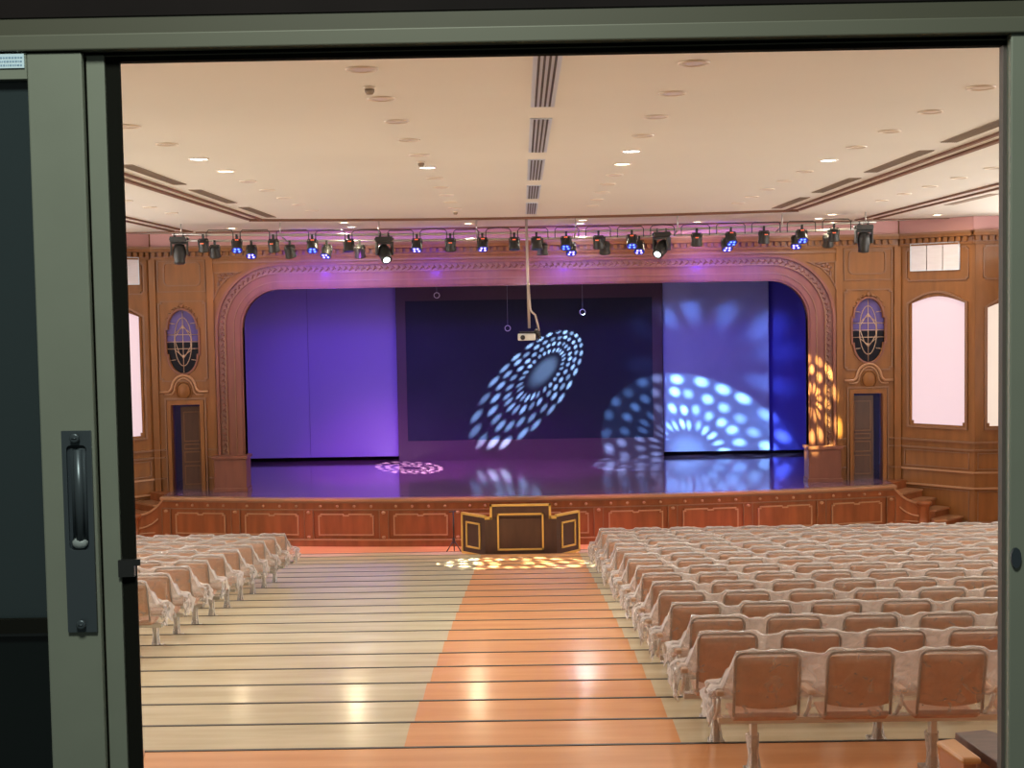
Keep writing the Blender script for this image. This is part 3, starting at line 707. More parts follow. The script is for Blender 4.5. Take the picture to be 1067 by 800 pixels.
bdrop('backdrop_drape', -6.52, -3.86, 41.25, 1.30, 6.9, BACKD2, 'violet lit drape panel between the seam and the big screen', 'drape')
bdrop('backdrop_drape', 4.16, 7.33, 41.2, 1.30, 6.9, BACKD, 'brightly lit drape panel right of the screen carrying the blue light pattern', 'drape')  # paler cloth colour stands for the light hitting this panel
bdrop('backdrop_drape', 7.335, 9.2, 41.35, 1.28, 6.9, mat('shaded_drape_cloth', (.05, .04, .40), .9), 'drape tinted dark blue outside the light pattern at far right stage edge', 'drape')  # darker, bluer cloth colour makes the light pattern seem to miss it
sc_ = empty('stage_screen', (0, 41.2, 1.165), 'huge dark navy screen in a dark wooden surround at centre stage', 'screen')
o = plate('screen_surround', [rect(-3.84, 4.13, 1.165, 6.5), rect(-3.56, 3.83, 1.76, 5.97)], .02, .12, SCRF, None, WF(0, 41.2, 1, 0, 0, -1)); o.parent = sc_; o.matrix_parent_inverse = Matrix.Translation(-Vector(sc_.location))
o = plate('display', [rect(-3.56, 3.83, 1.76, 5.97)], .03, .08, SCRM, None, WF(0, 41.2, 1, 0, 0, -1)); o.parent = sc_; o.matrix_parent_inverse = Matrix.Translation(-Vector(sc_.location))
# hoops hanging on threads
for (hx, hz, lb) in ((-.467, 5.156, 'small ring hanging on a thread left of the ceiling projector'), (1.613, 5.571, 'small ring hanging on a thread above the bright light pattern'), (-2.415, 6.1, 'small ring hanging near the upper left corner of the screen')):
    h = empty('hanging_ring', (hx, 38, hz), lb, 'ring')
    MB().tube([(.075*math.cos(t*PI/12), 0, .075*math.sin(t*PI/12)) for t in range(24)], .012, 5, True).build('hoop', mat('ring_plastic', (.4, .36, .5), .4), h, True)
    MB().tube([(0, 0, .075), (0, 0, CEIL-hz)], .004, 4).build('thread', mat('thread', (.2, .18, .3), .6), h)

# ------------------------------------------------------------------ lighting truss and lamps
tr = empty('lighting_truss', (0, 31.3, 7.45), 'long silver lighting bar hung from the ceiling in front of the stage', 'truss')
def tz(x_): return 7.425+.0016*x_*x_
def trc(o): o.parent = tr; o.matrix_parent_inverse = Matrix.Translation(-Vector(tr.location)); return o
px_ = [-8.0+16*i/32 for i in range(33)]
trc(MB().tube([(q_, 31.3, tz(q_)) for q_ in px_], .028, 8).build('front_pipe', STEEL, None, True))
trc(MB().tube([(q_, 32.1, tz(q_)-.1) for q_ in px_], .028, 8).build('rear_pipe', STEEL, None, True))
for q_ in (-7.8, -5.54, -3.3, -1.07, 1.176, 3.5, 5.87, 7.76):
    trc(MB().tube([(q_, 31.3, tz(q_)), (q_, 31.3, CEIL)], .018, 6).build('drop_rod', STEEL, None, True))
    trc(MB().tube([(q_, 31.3, tz(q_)), (q_, 32.1, tz(q_)-.1)], .018, 6).build('cross_tie', STEEL, None, True))
# looping power cables above the bar
cabx = [-7.3, -6.53, -5.7, -4.81, -3.98, -3.17, -2.43, -1.67, -.94, -.215, .63, 1.33, 2.05, 2.8, 3.5, 4.3, 5.1, 5.9, 6.7, 7.5]
for i in range(len(cabx)-1):
    a_, c_ = cabx[i]+.08, cabx[i+1]-.08; z_ = tz(a_)+.09+.02*random.random()
    pts = [(a_, 31.27, z_-.24), (a_, 31.27, z_-.05), (a_+.05, 31.27, z_), ((a_+c_)/2, 31.27, z_+random.uniform(-.01, .03)), (c_-.05, 31.27, z_), (c_, 31.27, z_-.05), (c_, 31.27, z_-.24)]
    o = MB().tube(pts, .012, 5).build('power_cable', BLACK, None, True)
    tag(o, 'black looped power cable over the lighting bar, %s of the %d from the left' % (('first second third fourth fifth sixth seventh eighth ninth tenth eleventh twelfth thirteenth fourteenth fifteenth sixteenth seventeenth eighteenth nineteenth').split()[i], len(cabx)-1), 'cable', 'power cables looped along the lighting bar')

def par_can(loc, lens, label, tilt=.25, yaw=0, disp=True, zoff=0):
    r_ = empty('par_light', loc, label, 'stage light', 'par lights along the bar')
    # loc = pipe height; the can hangs below
    b = MB(); b.tube([(-.11, 0, -.26), (-.12, 0, -.12), (-.10, 0, -.07), (.10, 0, -.07), (.12, 0, -.12), (.11, 0, -.26)], .012, 6); b.box(-.025, .025, -.03, .03, -.08, .04)
    b.build('yoke', BLACK, r_)
    T = Matrix.Translation((0, 0, -.20)) @ Matrix.Rotation(yaw, 4, 'Z') @ Matrix.Rotation(tilt, 4, 'X') @ Matrix.Diagonal((1.05, 1.05, .80, 1))
    b = MB(); b.lathe([(.05, .16), (.085, .14), (.105, .08), (.11, -.06), (.125, -.16), (.125, -.19)], T, 16)
    for k in range(8):
        a_ = k*PI/4; b.box(-.004, .004, .10, .118, -.02, .13, 0, T @ Matrix.Rotation(a_, 4, 'Z'))
    b.build('can', BLACKG, r_, True)
    if lens in (LBLUE, LVIOL):
        b = MB()
        for a_ in (PI*.3, PI*.7, PI*1.2, PI*1.8): b.lathe([(.026, -.193), (.022, -.205)], T @ Matrix.Translation((.062*math.cos(a_), -.062*math.sin(a_), 0)), 10)
        b.build('lens_cluster', lens, r_)
        MB().lathe([(.112, -.188), (.112, -.192)], T, 16).build('lens_plate', mat('lens_plate_blue', (.03, .04, .2), .2, emit=(.02, .03, .6), estr=.35), r_)
    else: MB().lathe([(.112, -.188), (.112, -.194)], T, 16).build('lens_plate', LOFF, r_)
    if disp: MB().box(-.035, .035, -.118, -.105, .06, .085, 0, T).build('display', LED, r_)
    return r_
ordn = 'first second third fourth fifth sixth seventh eighth ninth tenth eleventh twelfth thirteenth fourteenth fifteenth sixteenth seventeenth eighteenth nineteenth twentieth'.split()
FP = [(-7.298, 0), (-6.533, 1), (-5.70, 0), (-4.812, 1), (-3.984, 0), (-2.428, 2), (-1.67, 0), (-.94, 2), (-.215, 0), (.288, 0), (.964, 1), (1.70, 0), (2.456, 1), (3.93, 0), (4.703, 1), (5.454, 0), (6.316, 1), (7.043, 0)]
for i, (x_, k) in enumerate(FP):
    par_can((x_, 31.3, tz(x_)-.03), (LOFF, LBLUE, LVIOL)[k], '%s round stage light on the front bar, %s from the left' % (('dark', 'blue-lit', 'violet-lit')[k], ordn[i]), (.12, -.55, -.5)[k] if k else random.choice((.15, .3, -.15)), random.uniform(-.5, .5) if k == 0 else random.uniform(-.2, .2))
RP = [(-7.216, 0), (-6.363, 2), (-5.465, 0), (-4.599, 2), (-3.828, 0), (.43, 0), (1.094, 2), (1.884, 0), (2.69, 2), (4.724, 2), (6.354, 2), (7.091, 0)]
for i, (x_, k) in enumerate(RP):
    par_can((x_, 32.1, tz(x_)-.13), (LOFF, LBLUE, LVIOL)[k], '%s round stage light on the rear bar, %s from the left' % (('dark', 'blue-lit', 'violet-lit')[k], ordn[i]), -.55 if k else random.choice((.1, .4)), random.uniform(-.4, .4), False)
def moving_head(loc, lens, label, tilt, yaw):
    r_ = empty('moving_head_light', loc, label, 'stage light', 'moving head lights on the bar')
    b = MB(); b.box(-.19, .19, -.13, .13, -.17, -.05); b.box(-.22, .22, -.05, .05, -.13, -.08); b.tube([(-.1, 0, -.06), (-.1, 0, .03)], .03, 8); b.tube([(.1, 0, -.06), (.1, 0, .03)], .03, 8)
    b.build('base', BLACKG, r_, bevel=.01)
    yr = Matrix.Rotation(yaw, 4, 'Z'); b = MB()
    b.box(-.18, .18, -.08, .08, -.22, -.17, 0, yr); b.box(-.20, -.155, -.08, .08, -.47, -.17, 0, yr); b.box(.155, .20, -.08, .08, -.47, -.17, 0, yr)
    b.build('yoke', BLACK, r_, bevel=.012)
    T = Matrix.Translation((0, 0, -.42)) @ yr @ Matrix.Rotation(tilt, 4, 'X')
    MB().lathe([(.06, .20), (.12, .18), (.145, .08), (.145, -.05), (.12, -.16), (.125, -.24), (.11, -.25)], T, 18).build('head', BLACKG, r_, True)
    MB().lathe([(.075, -.252), (.06, -.262)], T, 18).build('lens', lens, r_)
    b = MB(); [b.box(.135, .15, -.05, .05, z_, z_+.012, 0, T) for z_ in (-.04, 0, .04)]; b.build('cooling_fins', BLACK, r_)
moving_head((-7.849, 31.3, tz(7.8)), LOFF, 'large dark moving head light at the far left end of the bar', -.2, .2)
moving_head((-3.174, 31.3, tz(3.2)), LWHITE, 'large moving head with bright white lens, left half of the bar', -.85, .35)
moving_head((3.133, 31.3, tz(3.2)), LWHITE, 'large moving head with bright white lens, right half of the bar', -.95, -.6)
moving_head((7.718, 31.3, tz(7.7)), LOFF, 'large dark moving head light at the far right end of the bar', .15, 0)

# ------------------------------------------------------------------ projector on its drop pole
pr = empty('ceiling_projector', (.09, 31.0, CEIL), 'white projector hanging on a long pole in front of the stage', 'projector')
MB().tube([(-.03, 0, 0), (0, 0, -2.5)], .03, 8).build('pole', mat('pole_metal', (.50, .42, .36), .4, metal=.4), pr, True)
MB().tube([(0, -.03, -1.45), (.03, -.03, -2.05), (.05, -.03, -2.12), (.14, -.03, -2.2), (.19, -.03, -2.4), (.22, -.03, -2.56)], .022, 8).build('conduit', mat('pole_metal', (.5, .42, .36)), pr, True)
b = MB(); b.box(-.26, .14, -.18, .18, -2.77, -2.62); b.build('body', WHITE, pr, bevel=.02)
MB().box(-.22, .10, -.15, .15, -2.61, -2.57).build('mount_plate', BLACK, pr)
b = MB(); b.lathe([(.05, 0), (.055, .04)], Matrix.Translation((-.15, -.18, -2.7)) @ Matrix.Rotation(PI/2, 4, 'X'), 12); b.build('lens', BLACK, pr, True)
b = MB(); b.ell((.17, 0, -2.6), (.07, .08, .09)); b.ell((.22, .02, -2.7), (.05, .05, .05)); b.tube([(.14, 0, -2.55), (.25, .05, -2.62), (.2, 0, -2.78), (.1, -.1, -2.7)], .015, 6); b.build('cable_bundle', BLACKG, pr, True)

# ------------------------------------------------------------------ podium desk
pd = empty('reception_desk', (-.1, 30.7, tread_z(21)), 'dark brown three-sided desk with gold edging before the stage', 'desk')
pz = 0
def wing(x0, y0, x1, y1, z0, z1, name, inset):
    d_ = Vector((x1-x0, y1-y0, 0)); L_ = d_.length; d_.normalize(); n_ = Vector((d_.y, -d_.x, 0))
    def P(u, z, n): v = Vector((x0, y0, 0))+d_*u+n_*n; return (v.x, v.y, z)
    def bx_(u0, u1, za, zb, n0, n1):
        return [P(u, z, n) for u in (u0, u1) for n in (n0, n1) for z in (za, zb)]
    F = [(0, 1, 3, 2), (4, 6, 7, 5), (0, 4, 5, 1), (2, 3, 7, 6), (0, 2, 6, 4), (1, 5, 7, 3)]
    MB().add(bx_(0, L_, z0, z1, -.05, 0), F).build(name, ESPR, pd)
    return bx_, F, L_
bx0, F_, L0 = wing(-.89, 0, .73, 0, 0, .90, 'front_board', 0)
e = MB()
MB().add(bx0(.14, L0-.14, .88, 1.18, -.05, .0), F_).build('raised_board', ESPR, pd)
for (u0, u1, a_, b_) in ((0, .16, .86, .92), (L0-.16, L0, .86, .92), (.12, .17, .86, 1.2), (L0-.17, L0-.12, .86, 1.2), (.12, L0-.12, 1.155, 1.2)):
    e.add(bx0(u0, u1, a_, b_, -.055, .02), F_)
for (u0, u1, a_, b_) in ((.28, 1.33, .155, .195), (.28, 1.33, .955, .995), (.28, .32, .155, .995), (1.29, 1.33, .155, .995)):
    e.add(bx0(u0, u1, a_, b_, 0, .025), F_)
bxl, F_, L1_ = wing(-1.44, .62, -.89, 0, 0, .93, 'left_board', 0)
bxr, F_, L2_ = wing(.73, 0, 1.27, .62, 0, .93, 'right_board', 0)
for bx_, L_ in ((bxl, L1_), (bxr, L2_)):
    for (u0, u1, a_, b_) in ((0, L_, .90, .95), (0, L_, 0, .05)): e.add(bx_(u0, u1, a_, b_, -.055, .02), F_)
    if bx_ is bxl: e.add(bx_(0, .05, 0, .95, -.055, .02), F_)
    else: e.add(bx_(L_-.05, L_, 0, .95, -.055, .02), F_)
    for (u0, u1, a_, b_) in ((.17, .67, .16, .20), (.17, .67, .72, .76), (.17, .21, .16, .76), (.63, .67, .16, .76)): e.add(bx_(u0, u1, a_, b_, 0, .022), F_)
e.build('gold_edging', GOLD, pd)
MB().prism([(-.86, .06), (.70, .06), (1.2, .66), (-1.36, .66)], .70, .74).build('worktop', ESPR, pd)
# black stand beside the desk
sd = empty('microphone_stand', (-1.76, 31.95, 0), 'thin black tripod stand left of the dark desk', 'stand')
MB().tube([(0, 0, .25), (0, 0, .97)], .018, 8).build('pole', BLACK, sd, True)
MB().tube([(-.10, 0, .97), (.07, 0, .98)], .014, 6).build('top_bar', BLACK, sd, True)
MB().lathe([(.03, .22), (.035, .34), (.02, .36)], None, 10).build('collar', BLACK, sd, True)
for a_ in (-2.6, -.5, 1.6): MB().tube([(0, 0, .30), (.22*math.cos(a_), .22*math.sin(a_), .012)], .012, 6).build('leg', BLACK, sd, True)

# ------------------------------------------------------------------ ceiling fittings
PERS = {-3: 'outer left', -2: 'middle left', -1: 'inner left', 1: 'inner right', 2: 'middle right', 3: 'outer right'}
def dlight(x_, y_, state, label):
    r_ = empty('ceiling_downlight', (x_, y_, CEIL), label, 'ceiling light', 'recessed downlights in the hall ceiling')
    T = Matrix()
    b = MB(); n = 24
    b.tube([(.125*math.cos(2*PI*k/n), .125*math.sin(2*PI*k/n), -.006) for k in range(n)], .012, 6, True); b.build('ring', RINGM, r_, True)
    MB().lathe([(.115, -.004), (.08, -.012)], None, 20).build('lamp', {0: LAMPO, 1: LAMPW, 2: LAMPY}[state], r_)
cnt = {}
for c in (-3, -2, -1, 1, 2, 3):
    for i in range(0, 11):
        y_ = 11.55+1.617*i
        if c in (-2,) and i < 1: continue
        if c == -3 and i < 6: continue
        if c == 3 and i < 5: continue
        if c == 2 and i < 0: continue
        stt = 0
        if (c, i) in LIT: stt = 1 if LIT[(c, i)] is COOL else 2
        cnt[c] = cnt.get(c, 0)+1
        dlight(COLX[c], y_, stt, '%s round recessed downlight, %s from the window in the %s row' % (('unlit', 'white glowing', 'yellow glowing')[stt], ordn[cnt[c]-1], PERS[c]))
for i, (x_, y_, colr) in enumerate(FRONT_DL):
    dlight(x_, y_, 1 if colr is COOL else 2, 'glowing %s downlight above the lighting bar, %s counted from the left' % ('white' if colr is COOL else 'warm', ordn[i]))
for i, (ya, yb) in enumerate(((10.9, 13.87), (14.75, 17.93), (18.85, 21.84), (22.87, 25.6), (26.66, 29.83))):
    v_ = empty('linear_vent', (.16, (ya+yb)/2, CEIL), 'pale slotted air vent along the ceiling centre, %s from the window' % ordn[i], 'vent', 'slot vents along the ceiling centre')
    L_ = (yb-ya)/2
    q_ = .118
    b = MB(); b.box(-q_, q_, -L_, L_, -.012, .0); b.build('frame', VENTW, v_)
    for k in range(4):
        xx = -.069+.046*k; MB().box(xx-.010, xx+.010, -L_+.04, L_-.04, -.016, -.008).build('slot', BLACK, v_)
for s in (-1, 1):
    for i, (ya, yb) in enumerate(((14.9, 17.68), (18.6, 21.6), (22.55, 25.45), (26.5, 29.5))):
        if s < 0 and i == 0: continue
        v_ = empty('ceiling_grille', (s*5.40, (ya+yb)/2, CEIL), 'flat grey-brown ceiling grille beside the %s dark moulding, %s from the window' % ('left' if s < 0 else 'right', ordn[i-(1 if s < 0 else 0)]), 'vent', 'grey grilles beside the mouldings')
        L_ = (yb-ya)/2; MB().box(-.10, .10, -L_, L_, -.008, .0).build('grille', GREYV, v_)
        b = MB(); [b.box(-.095+.027*k, -.088+.027*k, -L_+.02, L_-.02, -.012, -.004) for k in range(8)]; b.build('blades', mat('grille_blade', (.24, .19, .15), .6), v_)
    for i, (ya, yb) in enumerate(((22.6, 25.5), (26.5, 29.4))):
        v_ = empty('ceiling_grille', (s*9.05, (ya+yb)/2, CEIL), 'narrow grey grille beyond the outer %s ceiling moulding, %s one' % ('left' if s < 0 else 'right', ('nearer', 'farther')[i]), 'vent', 'grey grilles beside the mouldings')
        L_ = (yb-ya)/2; MB().box(-.10, .10, -L_, L_, -.008, .0).build('grille', GREYV, v_)
for i, y_ in enumerate((12.47, 18.85, 28.7)):
    r_ = empty('smoke_detector', (-1.42, y_, CEIL), 'small brownish smoke detector on the ceiling, %s from the window' % ordn[i], 'smoke detector', 'smoke detectors on the ceiling')
    MB().lathe([(.055, 0), (.055, -.02), (.045, -.025)], None, 16).build('base', RINGM, r_, True); MB().lathe([(.045, -.025), (.043, -.05), (.03, -.07)], None, 16).build('sensor', mat('sensor_brown', (.22, .16, .11), .5), r_, True)

# ------------------------------------------------------------------ seating
P = .637
def copy_tree(o, loc=None):
    c_ = o.copy(); C.objects.link(c_)
    if loc is not None: c_.location = loc
    for ch in list(o.children):
        d_ = ch.copy(); C.objects.link(d_); d_.parent = c_
    return c_
def make_seat():
    r_ = empty('auditorium_seat', (0, 0, 0), 'seat', 'seat')
    yz = lambda z: (1.02-z)*.22
    # back board: gently curved, straight top, bowed lower edge
    b = MB(); nx, nz = 8, 6; g = {}
    vs = []; fs = []
    for side in (0, 1):
        for j in range(nz+1):
            for i in range(nx+1):
                u = -1+2*i/nx; t = j/nz
                zb = .585+.035*u*u; z = zb+(.975-zb)*t; w = .212
                yy = yz(z)+.015*(1-u*u)+(.018 if side else 0)
                vs.append((u*w, yy, z))
    def id_(s_, i, j): return s_*(nx+1)*(nz+1)+j*(nx+1)+i
    for j in range(nz):
        for i in range(nx):
            fs.append((id_(0, i, j), id_(0, i+1, j), id_(0, i+1, j+1), id_(0, i, j+1))); fs.append((id_(1, i, j), id_(1, i, j+1), id_(1, i+1, j+1), id_(1, i+1, j)))
    for i in range(nx):
        for j in (0, nz): fs.append((id_(0, i, j), id_(0, i+1, j), id_(1, i+1, j), id_(1, i, j)))
    for j in range(nz):
        for i in (0, nx): fs.append((id_(0, i, j), id_(0, i, j+1), id_(1, i, j+1), id_(1, i, j)))
    b.add(vs, fs); b.build('backrest', BACKP, r_, True)
    pts = [(-.225, yz(.54), .54), (-.225, yz(.7), .7), (-.225, yz(.95), .95)]+[(-.225+.06*(1-math.cos(t)), yz(.95+.06*math.sin(t)), .95+.06*math.sin(t)) for t in (PI/6, PI/3, PI/2)]
    pts += [(-x_, y_, z_) for x_, y_, z_ in pts[::-1]]
    MB().tube(pts, .011, 7).build('back_frame', TUBE, r_, True)
    b = MB(); prof = [(.11, .565), (.19, .52), (.33, .51), (.47, .525), (.52, .515)]; vs = []; fs = []
    for y_, z_ in prof: vs += [(-.22, y_, z_), (.22, y_, z_), (.22, y_, z_-.04), (-.22, y_, z_-.04)]
    for i in range(len(prof)-1):
        for k in range(4): fs.append((i*4+k, i*4+(k+1) % 4, (i+1)*4+(k+1) % 4, (i+1)*4+k))
    fs += [(0, 1, 2, 3), tuple((len(prof)-1)*4+k for k in range(4))[::-1]]
    b.add(vs, fs).build('seat', SEATP, r_, bevel=.01)
    b = MB(); T = Matrix.Translation((-P/2, .24, .69)) @ Matrix.Rotation(-.12, 4, 'X'); b.box(-.027, .027, -.17, .17, -.018, .018, 0, T); b.build('armrest', ARMP, r_, bevel=.01)
    b = MB(); b.tube([(-P/2, .34, .46), (-P/2, .20, .56), (-P/2, .14, .66)], .016, 6); b.build('arm_support', STEEL, r_, True)
    return r_
seat0 = make_seat(); first = [True]
def put_seat(x_, y_, z_, label, group):
    global seat0
    if first[0]: seat0.location = (x_, y_, z_); o = seat0; first[0] = False
    else: o = copy_tree(seat0, (x_, y_, z_))
    o['label'] = label; o['group'] = group; return o
def film_row(x0, n, y0, z0, label, group, aisle):
    """film over n seats starting at seat centre x0; aisle=-1/1 side with hanging end, 0 none"""
    base = [(.090, .525), (.075, .59), (.052, .69), (.017, .84), (-.014, .985), (-.016, 1.022), (.012, 1.034), (.05, 1.0), (.14, .90), (.25, .80), (.38, .745), (.48, .70), (.535, .62), (.54, .55)]
    rng = random.Random(int(y0*100)+int(x0*10))
    du = .04; xa = x0-P/2-.02; xb = x0+(n-1)*P+P/2+.02; N = int((xb-xa)/du)
    rows = []
    def gap(x_):
        t = (x_-x0)/P; t = abs(t-max(0, min(n-1, round(t))))*P          # distance from the nearest seat centre
        if t < .215: return 0
        return min(1, (t-.215)/.035)
    ph = [rng.uniform(0, 6) for _ in range(8)]
    tight = [rng.uniform(.012, .04) for _ in range(n+2)]
    for i in range(N+1):
        x_ = xa+(xb-xa)*i/N; gp = gap(x_); pr_ = []
        tt = tight[max(0, min(n+1, int((x_-x0)/P+1)))]
        for j, (y_, z_) in enumerate(base):
            zz = z_; yy = y_
            if 4 <= j <= 9: zz -= gp*(tt if j < 8 else .05)
            if j < 4: yy += gp*.012
            if j >= 9: zz += -.06*(1-gp)*(1 if j < 12 else .3)
            n1 = math.sin(x_*21+ph[j % 8]+j)+math.sin(x_*47+ph[(j+3) % 8]*2)
            yy += (.003 if j < 6 else .006)*n1+rng.uniform(-.004, .004); zz += .004*math.sin(x_*33+ph[(j+1) % 8])+rng.uniform(-.004, .004)
            pr_.append((x_, y0+yy, z0+zz))
        d_ = (x0-x_) if aisle < 0 else (x_-(x0+(n-1)*P))
        if aisle and d_ > .225:      # beyond the last back frame the film falls to armrest height
            e_ = min(1, (d_-.225)/.07)**.7
            pr_ = [(a_, b_+(.14*e_ if c_-z0 > .8 else 0), min(c_, z0+1.03-.30*e_)) for a_, b_, c_ in pr_]
        rows.append(pr_)
    if aisle:
        # the end folds down over the armrest and hangs in crumpled pleats
        endrow = rows[0] if aisle < 0 else rows[-1]; add = []
        for st_ in range(1, 9):
            t = st_/8; rr_ = []
            for j, (x_, yy, zz) in enumerate(endrow):
                tgt_z = z0+.51+.05*math.sin(j*1.9+ph[2]); amt = t**1.3
                nz_ = zz+(tgt_z-zz)*amt if zz > tgt_z else zz
                if zz-z0 > .72: nz_ = zz+(z0+.70-zz)*min(1, t*2.2) if t < .45 else (z0+.70)+(tgt_z-z0-.70)*((t-.45)/.55)
                out_ = .05*math.sin(min(1, t*2)*PI/2)+.018*math.sin(j*2.3+t*7+ph[0])
                yy2 = yy+.03*math.sin(t*9+j+ph[1]) 
                if zz-z0 > .9: yy2 += .10*min(1, t*2)
                rr_.append((x_+aisle*out_+rng.uniform(-.006, .006), yy2, nz_))
            add.append(rr_)
        rows = (add[::-1]+rows) if aisle < 0 else (rows+add)
    M_ = len(base); vs = [v for r_ in rows for v in r_]; fs = []
    for i in range(len(rows)-1):
        for j in range(M_-1): fs.append((i*M_+j, (i+1)*M_+j, (i+1)*M_+j+1, i*M_+j+1))
    me = bpy.data.meshes.new('plastic_film'); me.from_pydata(vs, [], fs); me.update()
    o = link('plastic_film', me, FILM, None, True)
    tag(o, label, 'plastic cover', group); return o
def beam_row(x0, n, y0, z0, label, group, legs):
    r_ = empty('seat_beam', (x0, y0+.33, z0), label, 'seat beam', group)
    MB().box(-.30, (n-1)*P+.30, -.035, .035, .425, .47).build('rail', STEEL, r_)
    for i in legs:
        x_ = i*P-.05
        b = MB(); b.box(x_-.024, x_+.024, -.04, .04, .03, .43); b.prism([(x_-.04, -.09), (x_+.04, -.09), (x_+.04, .24), (x_-.04, .24)], 0, .035)
        b.build('leg', STEEL, r_, bevel=.006)
        b = MB(); ring_ = []
        for zz, rr_ in ((.0, .10), (.04, .085), (.09, .05), (.2, .038), (.34, .05)):
            ring_.append([(x_+rr_*math.cos(a_*PI/5)*(1+.2*math.sin(a_*2.1+zz*30)), .0+rr_*1.15*math.sin(a_*PI/5), zz+.004) for a_ in range(10)])
        vs = [v for q in ring_ for v in q]; fs = [(i_*10+k, i_*10+(k+1) % 10, (i_+1)*10+(k+1) % 10, (i_+1)*10+k) for i_ in range(4) for k in range(10)]
        b.add(vs, fs); b.build('leg_film', FILM, r_, True)
ROWN = ['nearest']+['%s nearest' % q for q in ordn[1:]]
RX = [1.34, 1.213, 1.28, 1.224, 1.215, 1.238, 1.223, 1.242, 1.215, 1.24, 1.20, 1.25, 1.21, 1.26, 1.22, 1.235]
for k in range(16):
    y0 = 9.3+k; z0 = tread_z(k); x0 = RX[k]+.228
    n = int(math.ceil((.352*(y0+.2)+.15-RX[k])/P)); n = min(n, int((12.6-x0)/P)+1)
    for i in range(n):
        put_seat(x0+i*P, y0, z0, 'brown seat under clear film, %s from aisle, %s row, right block' % (ordn[i], ROWN[k]), 'film-wrapped seats in the right block')
    film_row(x0, n, y0, z0, 'wrinkled clear film draped over the %s row of the right seat block' % ROWN[k], 'film covers on the seat rows', -1)
    beam_row(x0, n, y0, z0, 'steel beam and legs carrying the %s row of the right seat block' % ROWN[k], 'steel beams under the seat rows', range(0, n, 2))
for k in range(6, 16):
    y0 = 9.3+k; z0 = tread_z(k); xr = -4.37-.228
    n = int(math.ceil((.295*(y0)-4.25)/P))+1; n = max(1, n)
    for i in range(n):
        put_seat(xr-i*P, y0, z0, 'brown seat under clear film, %s from aisle, %s visible row, left block' % (ordn[i], ROWN[k-6]), 'film-wrapped seats in the left block')
    film_row(xr-(n-1)*P, n, y0, z0, 'wrinkled clear film draped over the %s visible row of the left seat block' % ROWN[k-6], 'film covers on the seat rows', 1)
    beam_row(xr-(n-1)*P, n, y0, z0, 'steel beam and legs carrying the %s visible row of the left seat block' % ROWN[k-6], 'steel beams under the seat rows', [n-1-j for j in range(0, n, 2)])

# ------------------------------------------------------------------ desks close to the window
t_ = empty('writing_desk', (2.62, 8.1, tread_z(0)), 'dark brown slab-topped desk at the lower right beside the window jamb', 'desk')
b = MB(); b.prism([(-.088, .20), (.12, .25), (.55, -.45), (.03, -.68)], .692, .757); b.build('top', mat('dark_desk_top', (.10, .055, .045), .35, noise=(6, .3, (1, 4, 1))), t_, bevel=.006)
MB().prism([(-.05, .15), (.11, .19), (.50, -.42), (.07, -.62)], .0, .692).build('base', mat('desk_side_wood', (.42, .17, .075), .4, noise=(3, .12, (2, 2, .4))), t_)
t_ = empty('wooden_bench_end', (2.42, 8.0, tread_z(0)), 'orange wooden bench end with rounded cap left of the dark desk', 'bench end')
b = MB(); b.prism([(-.048, .16), (.080, .20), (.12, -.18), (.006, -.18)], .715, .757); b.build('cap', mat('bench_cap', (.55, .27, .10), .3), t_, bevel=.018)
MB().prism([(-.03, .14), (.06, .17), (.095, -.15), (.02, -.155)], .0, .715).build('panel', mat('desk_side_wood', (.42, .17, .075)), t_)

t_ = empty('wooden_bench_end', (-2.50, 8.1, tread_z(0)), 'small brown wooden bench end peeking out at the lower left window edge', 'bench end')
MB().prism([(-.14, .16), (.06, .14), (.09, .03), (.05, -.08), (-.14, -.12)], .715, .757).build('cap', MATS['bench_cap'], t_, bevel=.015)
MB().prism([(-.11, .12), (.03, .11), (.02, -.05), (-.11, -.08)], 0, .715).build('panel', MATS['desk_side_wood'], t_)

# ------------------------------------------------------------------ sliding window right in front of the camera (control room side)
WY = 1.2
slw = empty('window_7', (0, WY, 5.3)); tag(slw, kind='structure')
def wc(o): o.parent = slw; o.matrix_parent_inverse = Matrix.Translation(-Vector(slw.location)); return o
Zb, Zt = 5.2, 5.985
wc(MB().box(-.62, .46, WY-.014, WY+.004, 5.997, 6.0125).build('head_frame', ALU2))
wc(MB().box(-.62, .46, WY-.016, WY+.004, 5.9835, 5.9970).build('head_lip', ALU3, bevel=.0012))
wc(MB().box(-.62, .46, WY-.002, WY+.010, 5.9755, 5.9840).build('head_track', GASK))
wc(MB().box(-.62, .46, WY-.0035, WY-.0015, 5.9795, 5.9805).build('track_line', ALU2))
wc(MB().box(.3335, .46, WY-.012, WY+.004, Zb, 5.984).build('jamb', ALU, bevel=.0015))
wc(MB().box(.3305, .3340, WY-.002, WY+.008, Zb, 5.984).build('jamb_gasket', mat('jamb_strip', (.10, .08, .07), .6)))
wc(MB().lathe([(.0045, 0), (.0045, .003)], Matrix.Translation((.3385, WY-.0125, 5.532)) @ Matrix.Rotation(PI/2, 4, 'X') @ Matrix.Diagonal((1, 2, 1, 1)), 14).build('keeper_hole', HANDD))
wc(MB().box(-.62, .46, WY-.01, WY+.004, 5.15, 5.22).build('sill_frame', ALU2))
wc(MB().box(-.447, -.4335, WY-.0005, WY+.004, Zb, 5.984).build('stile_gasket', GASK))
wc(MB().box(-.470, -.440, WY+.0035, WY+.006, Zb, 5.981).build('leak_backing', GASK))  # added dark backing, stops light leaking between the stiles
wc(MB().box(-.4615, -.4455, WY-.004, WY+.003, Zb, 5.981).build('fixed_stile', ALU, bevel=.001))
sash = empty('window_8', (-.53, WY-.01, 5.3)); tag(sash, kind='structure')
